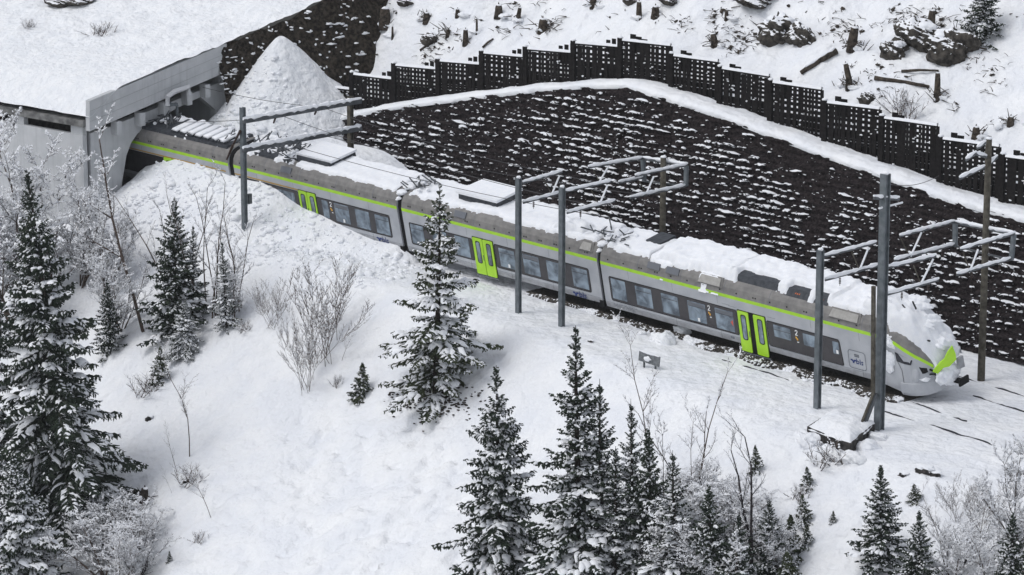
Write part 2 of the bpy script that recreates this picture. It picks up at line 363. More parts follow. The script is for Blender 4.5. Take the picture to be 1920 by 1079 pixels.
for i in range(620):
    a = rng.uniform(0, 1)**1.3*108; s_ = rng.uniform(.02, 1); ia, js = int(a), int(s_*43)
    p = np.array([Uu[ia, js], Vt[ia, js], Zz[ia, js]])
    V, f = blob(p+[.05, -.05, .03], (rng.exponential(.06)+.03, rng.exponential(.07)+.03, rng.uniform(.03, .06)), i, 1, .9); tl.append((V, f))
V, f = joined(tl); o = link('snow_speck', mesh('snow_speck', V-ORG[rub.name], f, M['snow_fine'], smooth=True), rub); setp(o, kind='stuff')

# ---------------------------------------------------------------- retaining wall of dark stone courses
RW = thing('retaining_wall', (0, VB, -.5), 'long dark stone retaining wall with snow caught on its courses behind the train', 'retaining wall')
ROW = .345
us = ax((-31, 40, .14)); NS = 116; cosw, sinw = math.cos(math.radians(65)), math.sin(math.radians(65))
Ug, Sg = np.meshgrid(us, np.linspace(0, 1, NS), indexing='ij'); SL = (ztop(Ug)+.5)/sinw; Sm = Sg*SL
fr_ = (Sm+.10*fbm(Ug, Sm*0, .6, 2, 83))/ROW % 1
off = .15*(1-fr_)+.22*fbm(Ug*1.0, Sm*1.5, 1.9, 4, 81)-.06
off = np.where(Sg > .995, -.1, off)
P = np.stack([Ug, VB+Sm*cosw-off*sinw, -.5+Sm*sinw+off*cosw], -1)
grid('wall_face', us, None, None, M['wall'], RW, pts=P, smooth=False) if False else grid('wall_face', us, np.linspace(0, 1, NS), None, M['wall'], RW, pts=P)
def stone_variant(k, sub=1):
    V, f = blob((0, 0, 0), (1, .8, .75), 100+k*7, sub, .75)
    V[:, 2] = np.where(V[:, 2] < -.2, V[:, 2]*.6-.08, V[:, 2])
    f = np.array(f); n = np.cross(V[f[:, 1]]-V[f[:, 0]], V[f[:, 2]]-V[f[:, 0]]); n /= np.linalg.norm(n, axis=1)[:, None]
    cz = V[f].mean(1)[:, 2]
    return V, f, np.where((n[:, 2] > .02) & (cz > -.12), 1, 0)
SV = [stone_variant(k) for k in range(10)]
SV0 = [stone_variant(k, 0) for k in range(10)]
SME = [mesh('stone', V, f, [M['stone'], M['snow_fine']], mi, True) for V, f, mi in SV]
st = []
for k in range(1, 29):
    s0 = k*ROW; u = -30.5
    while u < 39:
        wdt = min(.36, max(.035, rng.lognormal(-2.25, .62)))
        dens = .46+.95*float(fbm(u, s0, .35, 2, 91))+.12*math.sin(u*.4+s0)
        sl = float((ztop(u)+.5)/sinw)
        if s0 < sl-.45 and rng.random() < dens*(.45 if s0 > sl-1.3 else 1): st.append((wdt, u, s0+.05*float(vn(u*.8, s0*7, 97))+rng.normal(0, .028)))
        u += wdt*1.05+rng.exponential(.07)
st.sort(key=lambda t: -t[0]*(1+.006*t[1]))
rest = []; rmi = []
for i, (wd_, u, s0) in enumerate(st):
    k = i % 10; ang = rng.normal(0, .25)
    o_ = .14+float(.22*fbm(u, s0*1.5, 1.9, 4, 81)); h = min(.105, .025+wd_*.42)*rng.uniform(.6, 1.25)
    p = np.array([u, VB+s0*cosw-o_*sinw*.9, -.5+s0*sinw+o_*cosw*.9]); sc = np.array([wd_, min(.2, .10+wd_*.25), h])
    if i < 300 and u < 31:
        o = link('stone', SME[k], RW, p-ORG[RW.name]); o.scale = Vector(sc.tolist()); o.rotation_euler = (0, ang*.5, ang)
    else:
        V, f, mi = (SV if wd_ > .13 else SV0)[k]; c, s = math.cos(ang), math.sin(ang); V = V*sc; V = np.stack([V[:, 0]*c-V[:, 1]*s, V[:, 0]*s+V[:, 1]*c, V[:, 2]-ang*.3*V[:, 0]], -1)
        rest.append((V+p, f)); rmi.append(mi)
for i in range(3800):
    u = rng.uniform(-30, 39); sl = float((ztop(u)+.5)/sinw); s0 = rng.uniform(.1, sl-.15); o_ = .10+float(.22*fbm(u, s0*1.5, 1.9, 4, 81)); r_ = rng.exponential(.018)+.016
    V, f, mi = SV0[i % 10]; V = V*np.array([r_*rng.uniform(.8, 2), r_, r_*.8])+[u, VB+s0*cosw-o_*sinw, -.5+s0*sinw+o_*cosw]; rest.append((V, f)); rmi.append(mi if i % 3 else mi*0)
V, f = joined(rest); o = link('small_stones', mesh('small_stones', V-ORG[RW.name], f, [M['stone'], M['snow_fine']], np.concatenate(rmi), True), RW); setp(o, kind='stuff')
# snow ledge along the wall top
us = ax((-29, 40, .12)); a = np.linspace(0, 1, 13)
Ug, Ag = np.meshgrid(us, a, indexing='ij'); zt = ztop(Ug); vt = vtop(Ug)
prof = np.interp(Ag, [0, .1, .25, .5, 1], [-.2, .02, .17, .24, .14]); vo = np.interp(Ag, [0, .1, 1], [-.10, -.16, 1.55])
nz = .14*fbm(Ug, Ag*2, 1.1, 4, 95)
P = np.stack([Ug, vt+vo+nz*np.where(Ag < .3, .7, 0), zt+prof+nz*.7*np.clip(Ag*5, 0, 1)], -1)
grid('snow_ledge', us, a, None, M['snow'], RW, pts=P)

# ---------------------------------------------------------------- stepped timber snow fence behind the wall
FEN = thing('timber_fence', (0, 12, 7), 'long stepped blackened timber lattice fence along the top of the dark wall', 'fence')
pan = [((592, 161), (657, 168)), ((664, 140), (738, 149)), ((743, 123), (819, 130)), ((826, 115), (900, 121)), ((908, 100), (983, 107)), ((990, 92), (1073, 99)), ((1080, 81), (1162, 88)), ((1168, 76), (1258, 86)),
       ((1264, 105), (1347, 116)), ((1355, 129), (1443, 143)), ((1450, 155), (1541, 168)), ((1552, 193), (1650, 205)), ((1659, 222), (1758, 236)), ((1769, 261), (1874, 275)), ((1886, 294), (1995, 309)), ((2004, 330), (2110, 345))]
snowb = MB()
for ip, (a, b) in enumerate(pan):
    u0 = 0.
    for _ in range(8):
        p0 = pv(a[0], a[1], float(vtop(u0))+1.25); u0 = p0[0]
    p1 = pv(b[0], b[1], p0[1]+.62)
    d = (p1-p0); d[2] = 0; L = np.linalg.norm(d); d /= L; nrm = np.array([d[1], -d[0], 0])   # towards the valley
    zb = float(ztop(p0[0]))-.1; H = max(1.6, p0[2]-zb)
    dzl = p1[2]-p0[2]; rj = random.Random(ip*11+1)
    post = MB(); post.bar(p0-d*.16+[0, 0, .12], p0-d*.16+[0, 0, -H-.4], .26, .24, 0, up=nrm).build('post', M['timber'], FEN)
    q = p0+d*(L+.02)-[0, 0, .05-dzl]; MB().bar(q, q+[0, 0, -H-.3], .12, .16, 0, up=nrm).build('post', M['timber'], FEN)
    r = random.Random(ip*5+3); n = 9; x = .12
    MB().bar(p0-[0, 0, .05], p0+d*L+[0, 0, dzl-.05], .10, .10).build('top_rail', M['timber'], FEN)
    k = 0
    while x < L-.1:
        wv = r.choice([.13, .15, .19, .24, .3]); gap = r.choice([.02, .05, .08, .11, .14])
        c = p0+d*(x+wv/2)+nrm*(.05+rj.uniform(0, .02)); MB().bar(c-[0, 0, .08+rj.uniform(-.03, .04)-dzl*x/L], c-[0, 0, H+.2-dzl*x/L]+d*rj.gauss(0, .02), wv, .05, 0, up=nrm).build('slat', M['timber'], FEN); x += wv+gap
    z = .2; 
    while z < H+.1:
        hb = r.choice([.13, .15, .17]); c0 = p0-nrm*(.04+rj.uniform(0, .015))-[0, 0, z+hb/2]
        MB().bar(c0+[0, 0, rj.gauss(0, .015)], c0+d*L+[0, 0, dzl+rj.gauss(0, .015)], .05, hb*rj.uniform(.85, 1.1)).build('board', M['timber'], FEN); z += hb+(r.choice([.09, .11, .13]) if z < (.95 if ip < 9 else 1.25) else r.choice([.0, .0, .02, .06 if ip > 9 else .0]))
    V, Fs = [], []
    for sgn in range(13):
        t = sgn/12; c = p0+d*(L*t)+[0, 0, dzl*t]; hh = .11+.05*r.random()
        V += [c+nrm*.1+[0, 0, 0], c+nrm*.06+[0, 0, hh], c-nrm*.07+[0, 0, hh*.9], c-nrm*.1+[0, 0, 0]]
        if sgn: b_ = (sgn-1)*4; Fs += [(b_+j, b_+j+1, b_+j+5, b_+j+4) for j in range(3)]
    snowb.add(V, Fs)
    for j in range(9):
        x_ = rj.uniform(.1, L-.1); c = p0+d*x_+nrm*.10+[0, 0, dzl*x_/L-rj.uniform(.25, H-.1)]; V_, f_ = blob(c, (rj.uniform(.03, .09), .05, rj.uniform(.02, .045)), ip*9+j, 1, .5); snowb.add(V_, [tuple(t) for t in f_])
    # ends of the next staggered bay showing above the rail
    for j in range(3 if ip < 8 else 2):
        c = p0+d*(L*(.62+.13*j) if ip < 7 else L*(.1+.12*j))-nrm*.55+[0, 0, dzl*.8]
        w_ = .24 if ip < 7 else .34; hh = .12+.10*j if ip < 7 else .26-.10*j
        MB().bar(c+[0, 0, hh+(.08 if ip < 7 else 0)], c-[0, 0, .8], w_, .06, 0, up=nrm).build('plank', M['timber'], FEN)
    V_, f_ = blob(p0-d*.16+[0, 0, .15], (.15, .14, .09), ip, 1, .2); snowb.add(V_, [tuple(t) for t in f_])
setp(snowb.build('snow_cap', M['snow_fine'], FEN, smooth=True), kind='stuff')

# ---------------------------------------------------------------- avalanche gallery
GA = thing('avalanche_gallery', (UG, RV0, -.5), 'grey concrete avalanche gallery whose portal the train stands in', 'avalanche gallery')
def U3(x, y, u=UG): return pu(x, y, u)
MB().prism([U3(168, 190), U3(425, 82), U3(425, 135), U3(168, 247)], (-.35, 0, 0)).build('portal_beam', M['concrete'], GA)
for f_ in (.34, .68):
    a_ = U3(168, 190)*(1-f_)+U3(168, 247)*f_; c_ = U3(425, 82)*(1-f_)+U3(425, 135)*f_; MB().bar(a_+[.004, .02, 0], c_+[.004, -.02, 0], .01, .014).build('board_joint', M['joint'], GA)
c = U3(168, 190); c2 = U3(168, 247)
e0 = U3(168, 229)
def sheared(b):
    b.V = [(x, y+SH*min(x-UG, 0), z) for x, y, z in b.V]; return b
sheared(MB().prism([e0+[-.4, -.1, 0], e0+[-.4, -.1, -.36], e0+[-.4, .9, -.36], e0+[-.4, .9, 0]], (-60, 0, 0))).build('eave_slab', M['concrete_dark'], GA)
rs = MB(); zl, zr_ = e0[2]-.04, RZ1-.2
rs.box8([np.array([UG-60, RV0+.9, zl-.5]), np.array([UG-.4, RV0+.9, zl-.5]), np.array([UG-.4, RV1+2, zr_-.5]), np.array([UG-60, RV1+2, zr_-.5]), np.array([UG-60, RV0+.9, zl]), np.array([UG-.4, RV0+.9, zl]), np.array([UG-.4, RV1+2, zr_]), np.array([UG-60, RV1+2, zr_])])
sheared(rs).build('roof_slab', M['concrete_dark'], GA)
UA = UG-.55
arch = [(195, 236), (420, 143), (424, 236), (407, 243), (401, 203), (376, 181), (330, 204), (300, 222), (258, 251), (236, 292), (224, 345), (203, 400), (196, 345)]
frm = [(170, 300), (170, 250), (195, 243), (424, 150), (425, 240), (408, 246), (404, 206), (376, 182), (330, 204), (299, 222), (258, 251), (246, 268), (237, 292), (229, 342), (222, 420), (172, 420)]
for i, du in enumerate((0, -6, -12, -18)):
    b = MB().prism([pu(x, y, UA)+[du, 0, 0] for x, y in frm], (-.5, 0, 0)).build('portal_frame', M['concrete'], GA)
for x, y in ((218, 231), (262, 215), (384, 162), (306, 195), (350, 176)):
    a_ = pu(x, y, UG-.3); MB().box(a_+[0, 0, -.25], (.55, .36, .75)).build('bracket', M['concrete'], GA)
# valley-side wall with long slit openings
wv = RV0+.12; wz = e0[2]-.36-.50
sheared(MB().box8([np.array([UG-60, wv-.15, -9]), np.array([UA-.05, wv-.15, -9]), np.array([UA-.05, wv+.15, -9]), np.array([UG-60, wv+.15, -9]), np.array([UG-60, wv-.15, wz]), np.array([UA-.05, wv-.15, wz]), np.array([UA-.05, wv+.15, wz]), np.array([UG-60, wv+.15, wz])])).build('side_wall', M['concrete'], GA)
for k in range(10):
    sheared(MB().box((UA-4.6*k-.6, wv+.1, wz+.25), (.9, .3, .72))).build('stub_column', M['concrete'], GA)
sheared(MB().box((UG-30, wv+1.4, 2), (58.8, .1, 6))).build('opening_shade', M['block'], GA)  # added dark sheet, stands in for the shade behind the slit openings
MB().box8([np.array([UG-60, RV1-.1, -1]), np.array([UA-.05, RV1-.1, -1]), np.array([UA-.05, RV1+.4, -1]), np.array([UG-60, RV1+.4, -1]), np.array([UG-60, RV1-.1, RZ1-.8]), np.array([UA-.05, RV1-.1, RZ1-.8]), np.array([UA-.05, RV1+.4, RZ1-.8]), np.array([UG-60, RV1+.4, RZ1-.8])]).build('back_wall', M['concrete'], GA)
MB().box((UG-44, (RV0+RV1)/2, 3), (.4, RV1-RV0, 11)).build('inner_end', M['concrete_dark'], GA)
b = MB(); b.tube([U3(308, 197)+[.3, 0, 0], U3(308, 180)+[.3, 0, 0], U3(322, 170)+[.3, 0, 0], U3(347, 162)+[.3, 0, 0], U3(347, 177)+[.3, 0, 0]], .15, 6)
single(b, 'portal_bracket', M['whitep'], 'white bent steel bracket fixed to the middle of the gallery portal beam', 'bracket')
b = MB(); b.tube([U3(311, 192)+[.1, 0, 0], U3(330, 198)+[.1, 0, 0], U3(331, 238)+[0, 0, 0]], .09, 6); b.box(U3(322, 196)+[.1, 0, 0], (.2, .6, .14))
single(b, 'wire_support', M['steel'], 'thin steel overhead wire support hanging in the gallery mouth', 'wire support')

# ---------------------------------------------------------------- the train
ROLL = math.radians(12)
def frame(a, b, roll=ROLL):
    a = np.array(a, float); b = np.array(b, float); x = (b-a)/np.linalg.norm(b-a)
    h = np.array([-x[1], x[0], 0]); h /= np.linalg.norm(h); z0 = np.cross(x, h)
    z = z0*math.cos(roll)-h*math.sin(roll); y = np.cross(z, x); return a, np.stack([x, y, z])
def W(fr, P): return fr[0]+np.asarray(P, float)@fr[1]
def at_z(fr, px, py, z):   # local (x, y) where the line of sight meets the local plane z
    d = ray(px, py); n = fr[1][2]; t = ((fr[0]+n*z-CP)@n)/(d@n); q = CP+t*d-fr[0]; return q@fr[1][0], q@fr[1][1]
TR = thing('passenger_train', (0, 1.5, -.3), 'silver and lime green passenger train leaning in the snow with a snow covered nose', 'train')
def tb(mb, name, mats, fr, parent, smooth=False):
    V = W(fr, mb.V)-ORG[TR.name]; return link(name, mesh(name, V, mb.Fc, mats, mb.mi, smooth), parent)
def lbox(mb, x0, x1, y0, y1, z0, z1, mi=0):
    return mb.box8([(x0, y0, z0), (x1, y0, z0), (x1, y1, z0), (x0, y1, z0), (x0, y0, z1), (x1, y0, z1), (x1, y1, z1), (x0, y1, z1)], mi)
def rrect(x0, x1, z0, z1, r=.1, n=4, slant=0):
    P = []
    for cx, cz, a0 in ((x1-r, z1-r, 0), (x0+r, z1-r, 90), (x0+r, z0+r, 180), (x1-r, z0+r, 270)):
        for k in range(n+1):
            t = math.radians(a0+90*k/n); P.append([cx+r*math.cos(t), cz+r*math.sin(t)])
    for p in P: p[0] += slant*(1-(p[1]-z0)/(z1-z0)) if p[0] > (x0+x1)/2 else 0
    return P
def plate(mb, poly, y0, t, mi=0):   # flat plate on the near side, sticking out t
    return mb.prism([(x, y0-t, z) for x, z in poly][::-1], (0, t, 0), mi)
PROF = [(.20, -.05), (.05, .06), (.0, .32), (0, 2.37), (0, 2.55), (.03, 2.62), (.10, 2.88), (.24, 3.07), (.46, 3.2), (.75, 3.25), (1.4, 3.27)]
PMAT = [1, 1, 0, 2, 3, 3, 3, 3, 3, 3]
PW = 2.82
def full(prof): return prof+[(PW-y, z) for y, z in prof[::-1][1:]]
def logo(cr, fr, x0, z0, k=1.0):
    # horn-like emblem and the letters b l s
    b = MB(); g = .013
    for s_ in (-1, 1):
        poly = [(x0+.17+s_*x*k, z0+z*k) for x, z in ((0, .0), (.04, .06), (.11, .13), (.21, .15), (.21, .23), (.08, .24), (.03, .20), (0, .16))]
        if s_ < 0: poly = poly[::-1]
        b.add([(x, -g, z) for x, z in poly], [tuple(range(len(poly)))[::-1]])
    b.add([(x0+.17+a*k, -g, z0+c*k) for a, c in ((-.10, .06), (-.05, .0), (.05, .0), (.10, .06), (0, .03))], [(0, 1, 2, 3, 4)])
    X = x0+.42*k; w_ = .055*k
    def R(x0_, x1_, a, c): b.add([(x0_, -g, a), (x1_, -g, a), (x1_, -g, c), (x0_, -g, c)], [(0, 1, 2, 3)])
    def ring(cx, cz, ro, ri, a0=0, a1=360):
        n = 14; V = []
        for i in range(n+1):
            t = math.radians(a0+(a1-a0)*i/n); V += [(cx+ro*math.cos(t), -g, cz+ro*math.sin(t)), (cx+ri*math.cos(t), -g, cz+ri*math.sin(t))]
        b.add(V, [(2*i, 2*i+2, 2*i+3, 2*i+1) for i in range(n)])
    h = .34*k; ro = .115*k; ri = ro-w_
    R(X, X+w_, z0, z0+h); ring(X+ro, z0+ro, ro, ri)
    X2 = X+2*ro+.05*k; R(X2, X2+w_, z0, z0+h)
    X3 = X2+w_+.05*k; r2 = .07*k
    ring(X3+r2, z0+.17*k, .065*k, .012*k, 60, 270); ring(X3+r2, z0+.06*k, .065*k, .012*k, -120, 90)
    R(X3+r2*.9, X3+2.2*r2, z0+.18*k, z0+.23*k); R(X3-.01, X3+r2*1.1, z0, z0+.05*k)
    tb(b, 'logo', M['blue'], fr, cr)
def two(cr, fr, x, z):
    b = MB(); t = .045; g = .016
    def R(x0, x1, a, c, mi=0): b.add([(x+x0, -g, z+a), (x+x1, -g, z+a), (x+x1, -g, z+c), (x+x0, -g, z+c)], [(0, 1, 2, 3)], mi)
    R(0, .17, 0, t); R(.02, .16, .24, .24+t); R(.125, .17, .17, .26); R(0, .045, .2, .25)
    b.add([(x, -g, z+t), (x+.07, -g, z+t), (x+.17, -g, z+.18), (x+.11, -g, z+.18)], [(0, 1, 2, 3)])
    R(.0, .09, -.16, -.06, 1); R(.06, .16, -.24, -.13, 1); R(.08, .2, -.36, -.31)
    tb(b, 'class_number', [M['white'], M['yellowp']], fr, cr)
def carriage(fr, L, bands, panes, doors, logos, twos, roofx=(0, None), ochre=None, nose=False, x_end=None):
    b = MB(); pr = full(PROF); n = len(pr); xs = np.arange(0, L+.01, L/max(2, int(L/2)))
    pm = PMAT+PMAT[::-1]; pm2 = [{0: 0, 1: 1, 2: 2, 3: 3}[k] for k in pm]
    V = []; 
    for x in xs: V += [(x, y, z) for y, z in pr]
    body = MB(); roof = MB(); stripe = MB(); stripe2 = MB()
    for k in range(n-1):
        tgt = {0: body, 1: body, 2: stripe if k < n//2 else stripe2, 3: roof}[pm2[k]]
        for i in range(len(xs)-1):
            tgt.add([V[i*n+k], V[(i+1)*n+k], V[(i+1)*n+k+1], V[i*n+k+1]], [(0, 1, 2, 3)], 1 if pm2[k] == 1 else 0)
    for x, rev in ((0, 1), (L, 0)):
        P_ = [(x, y, z) for y, z in pr]; body.add(P_, [tuple(range(n))[::-1] if rev else tuple(range(n))], 0)
    body.add([(0, .2, -.05), (L, .2, -.05), (L, PW-.2, -.05), (0, PW-.2, -.05)], [(0, 3, 2, 1)], 1)
    # joint lines of the side panels
    cr = tb(body, 'carriage', [M['body'], M['lower']], fr, TR)
    j = MB(); lbox(j, .02, L-.02, -.004, .01, .345, .36); tb(j, 'panel_seam', M['greyp'], fr, cr)
    tb(stripe, 'green_stripe', M['green'], fr, cr); tb(stripe2, 'green_stripe', M['green'], fr, cr)
    rf = tb(roof, 'roof', M['roof'], fr, cr, True)
    sm = MB()
    for x in np.arange(2.6, L-.5, 2.95):
        for (y0, z0), (y1, z1) in zip(PROF[5:9], PROF[6:10]):
            sm.add([(x, y0-.004, z0+.004), (x+.03, y0-.004, z0+.004), (x+.03, y1-.004, z1+.006), (x, y1-.004, z1+.006)], [(0, 1, 2, 3)], 0)
    rr = random.Random(int(L*100))
    for x in np.arange(.5, L-.4, 1.1):
        for dx in ((0, .16) if rr.random() < .5 else (0,)): lbox(sm, x+dx, x+dx+.06, .03, .07, 2.68, 2.74, 1)
    setp(tb(sm, 'roof_fitting', [M['greyp'], M['rubber']], fr, cr), kind='stuff')
    for (x0, x1, z0, z1, sl) in bands:
        q = MB(); plate(q, rrect(x0, x1, z0, z1, .10, 4, sl), 0, .008); tb(q, 'window_band', M['band'], fr, cr)
        q = MB(); o1 = rrect(x0, x1, z0, z1, .10, 4, sl); o2 = rrect(x0-.04, x1+.04, z0-.04, z1+.04, .12, 4, sl)
        nn = len(o1); q.add([(x, -.011, z) for x, z in o1]+[(x, -.011, z) for x, z in o2], [(i, (i+1) % nn, nn+(i+1) % nn, nn+i) for i in range(nn)]); tb(q, 'window_seal', M['rubber'], fr, cr)
    for k, pn in enumerate(panes):
        x0, x1, z0, z1 = pn[:4]
        q = MB(); plate(q, rrect(x0, x1, z0, z1, .03, 2), 0, .014)
        if len(pn) > 4 or rr.random() < .3: lbox(q, x0+.03, x1-.03, -.018, -.012, z1-.26, z1-.235, 1); lbox(q, x0+.03, x1-.03, -.018, -.012, z1-.2, z1-.185, 2) if len(pn) <= 4 or pn[4] == 2 else q.add([(x0+.04, -.017, z1-.235), (x1-.04, -.017, z1-.235), (x1-.04, -.017, z1-.04), (x0+.04, -.017, z1-.04)], [(0, 1, 2, 3)], 2)
        if k % 4 == 3: lbox(q, x0+.5*(x1-x0), x0+.5*(x1-x0)+.14, -.018, -.012, z0+.03, z0+.22, 3)
        if len(pn) > 4 and pn[4] == 3: q.add([(x1-.22, -.019, z0+.52), (x1-.05, -.019, z0+.66), (x1-.06, -.019, z0+.32)], [(0, 1, 2)], 4)
        tb(q, 'window_pane', [M['glass'], M['band'], M['greyp'], M['white'], M['red']], fr, cr)
    for (x0, x1, x2, x3, zb, zt) in doors:
        q = MB(); plate(q, rrect(x0-.05, x3+.05, zb, zt+.04, .04, 2), 0, .01); tb(q, 'door_opening', M['rubber'], fr, cr)
        for a_, c_, sd_ in ((x0, x1, 0), (x2, x3, 1)):
            q = MB(); plate(q, rrect(a_, c_, zb, zt, .06, 3), 0, .05)
            dl = tb(q, 'door_leaf', M['green'], fr, cr)
            q = MB(); m_ = (a_+c_)/2+(.03 if sd_ else -.0); plate(q, rrect(m_-.17, m_+.19, zb+.62, zt-.16, .12, 4), 0, .054); plate(q, rrect(m_-.12, m_+.14, zb+.67, zt-.21, .09, 4), 0, .058, 1)
            tb(q, 'door_window', [M['rubber'], M['glass']], fr, cr)
    q = MB()
    for x in np.arange(1.9, L-.6, 3.05):
        if not any(d_[0]-.1 < x < d_[3]+.1 for d_ in doors): lbox(q, x, x+.014, -.003, .004, .08, .5); lbox(q, x, x+.014, -.003, .004, 1.95, 2.35)
    for (x0, x1, x2, x3, zb, zt) in doors: lbox(q, x1-.05, x1-.02, -.075, -.05, zb+.85, zb+1.15, 0); lbox(q, x0-.1, x3+.1, -.05, .0, zb-.10, zb-.06, 0)
    setp(tb(q, 'panel_joint', M['greyp'], fr, cr), kind='stuff')
    for x, z, k in logos: logo(cr, fr, x, z, k)
    for x, z in twos: two(cr, fr, x, z)
    if ochre: q = MB(); lbox(q, ochre[0], ochre[1], -.012, .0, 1.98, 2.05); tb(q, 'ochre_line', M['ochre'], fr, cr)
    return cr
def bellows(fr, x, cr):
    b = MB(); pr = [(y+.10*(1 if y < 1.4 else -1), z-.06) for y, z in full(PROF)]
    for k in range(5):
        x0 = x+.01+k*.075
        b.prism([(x0, y, z+.02) for y, z in pr], (.05, 0, 0)); b.prism([(x0+.05, .06 if y < .1 else (PW-.06 if y > PW-.1 else y), z-.03) for y, z in pr], (.025, 0, 0))
    lbox(b, x-.35, x+.75, .1, PW-.1, -.22, .08); lbox(b, x-.2, x+.1, -.02, .3, -.1, .22)
    tb(b, 'bellows', M['rubber'], fr, cr)
def bogie(fr, x, cr):
    b = MB(); lbox(b, x-1.3, x+1.3, .35, .6, -.3, .0); lbox(b, x-1.3, x+1.3, PW-.6, PW-.35, -.3, .0)
    for dx in (-.95, .95):
        for y in (.55, PW-.7):
            P_ = [(x+dx+.42*math.cos(t), y, -.18+.42*math.sin(t)) for t in np.linspace(0, 2*math.pi, 18, endpoint=False)]; b.prism(P_, (0, .14, 0))
    tb(b, 'bogie', M['rubber'], fr, cr)
_p = np.array([-21.95, .46, .52])
FA = frame(_p, (-8.59, .39, .39)); FB = frame((-8.20, .38, .375), (6.36, .17, .24)); FC = frame((6.82, -.04, .235), (24.64, -.46, .05))
FZ = frame((-44.0, .06, .72), (-22.4, .45, .525))
zw = (.65, 1.75)
cZ = carriage(FZ, 21.6, [(2, 20.6, .62, 1.9, 0)], [(x, x+1.1, .7, 1.8) for x in (2.4, 4.2, 6, 7.8)], [(16.0, 16.7, 16.74, 17.44, -.08, 1.98)], [], [], ochre=(0, 21.3))
cA = carriage(FA, 13.36, [(.35, 5.28, .62, 1.9, 0), (6.78, 12.62, .62, 1.86, .0)], [(1.6, 2.6, *zw), (3.6, 4.95, *zw), (7.2, 7.68, .75, 1.78), (8.2, 9.35, .72, 1.79, 1), (9.88, 10.98, .70, 1.76), (11.45, 12.52, .68, 1.74)], [(5.36, 6.03, 6.07, 6.74, -.08, 2.02)], [(11.35, .18, .95)], [(7.84, 1.5)], ochre=(0, 5.3))
cB = carriage(FB, 14.58, [(.45, 5.28, .60, 1.78, 0), (6.98, 13.84, .55, 1.82, 0)], [(.52, 1.5, *zw), (2.2, 3.3, *zw), (3.95, 5.0, *zw), (7.27, 8.42, .66, 1.7), (9.05, 10.22, .64, 1.72, 1), (10.78, 11.82, .64, 1.7), (12.62, 13.72, .64, 1.72)], [(5.37, 6.1, 6.14, 6.87, -.1, 1.94)], [(12.5, .09, .98)], [])
LC = 17.9
cC = carriage(FC, LC, [(.5, 9.22, .53, 1.80, 0), (11.22, 15.82, .43, 1.70, .15)], [(.60, 1.60, .64, 1.73), (2.3, 3.42, .64, 1.69, 2), (4.1, 5.24, .63, 1.67, 2), (5.9, 7.1, .62, 1.66, 1), (7.76, 8.97, .58, 1.66, 3), (11.62, 12.72, .98, 1.6), (13.52, 14.62, .95, 1.56), (15.4, 15.78, .93, 1.57)], [(9.32, 10.03, 10.36, 11.1, -.26, 1.86)], [(16.46, .70, .82)], [(7.28, 1.40), (13.02, 1.34)])
bellows(FZ, 21.5, cZ); bellows(FA, 13.34, cA); bellows(FB, 14.57, cB)
for fr, xs_, cr in ((FZ, (21.9,), cZ), (FA, (13.5,), cA), (FB, (14.8,), cB), (FC, (14.2,), cC)):
    for x in xs_: bogie(fr, x, cr)
# logo frame, small prints and cab side
q = MB(); o1 = rrect(16.33, 17.42, .43, 1.38, .16, 5); o2 = rrect(16.36, 17.39, .46, 1.35, .14, 5); nn = len(o1)
q.add([(x, -.014, z) for x, z in o1]+[(x, -.014, z) for x, z in o2], [(i, (i+1) % nn, nn+(i+1) % nn, nn+i) for i in range(nn)])
for k in range(2): lbox(q, 16.72, 17.02, -.014, -.01, 1.06+k*.08, 1.12+k*.08)
tb(q, 'number_frame', M['greyp'], FC, cC)
q = MB(); rr = random.Random(4)
for k in range(5):
    x = .55
    while x < 2.0: l = rr.uniform(.08, .3); lbox(q, x, x+l, -.006, -.001, .18+k*.075, .195+k*.075); x += l+.08
for (x0, z0) in ((8.3, 2.0), (11.3, 1.92), (8.7, 1.96)): lbox(q, x0, x0+.5, -.006, 0, z0, z0+.012)
lbox(q, 8.62, 8.85, -.02, .0, .22, .32)
setp(tb(q, 'small_print', M['greyp'], FC, cC), kind='stuff')
# nose
SEC = [(17.9, 1.41, 2.37, 3.27, -.05), (18.6, 1.41, 2.36, 3.22, -.12), (19.3, 1.40, 2.22, 3.05, -.24), (19.75, 1.36, 2.0, 2.75, -.28), (20.05, 1.27, 1.82, 2.42, -.28), (20.28, 1.12, 1.62, 2.05, -.28), (20.45, .95, 1.46, 1.74, -.24), (20.6, .70, 1.22, 1.38, -.15), (20.7, .42, .95, 1.02, .0)]
def nprof(s):
    x, w_, zs, zr, zb = s; c = PW/2; P_ = [(.86*w_, zb), (.97*w_, zb+.1), (w_, zb+.35), (w_, (zb+zs)/2+.1), (w_*.995, zs), (w_*.96, zs+.16), (w_*.86, zs+.16+(zr-zs-.16)*.5), (w_*.6, zr-.06*(zr-zs)), (0, zr)]
    h = [(x, c-a, z) for a, z in P_]; return h+[(x, c+a, z) for a, z in P_[::-1][1:]]
NP_ = [nprof(s) for s in SEC]; n = len(NP_[0]); nb, ns, nw = MB(), MB(), MB()
for i in range(len(SEC)-1):
    for k in range(n-1):
        kk = min(k, n-2-k); tgt = nb if kk < 4 else (ns if kk == 4 else nw)
        tgt.add([NP_[i][k], NP_[i+1][k], NP_[i+1][k+1], NP_[i][k+1]], [(0, 1, 2, 3)])
nb.add(NP_[-1], [tuple(range(n))])
cab = tb(nb, 'cab', M['body'], FC, TR, True)
tb(ns, 'green_stripe', M['green'], FC, cab, True); tb(nw, 'windscreen', [M['roof']], FC, cab, True)
def side_y(x): return PW/2-np.interp(x, [s[0] for s in SEC], [s[1] for s in SEC])
def skin(poly, t, mb, mi=0): mb.add([(x, side_y(x)-t, z) for x, z in poly], [tuple(range(len(poly)))[::-1]], mi); return mb
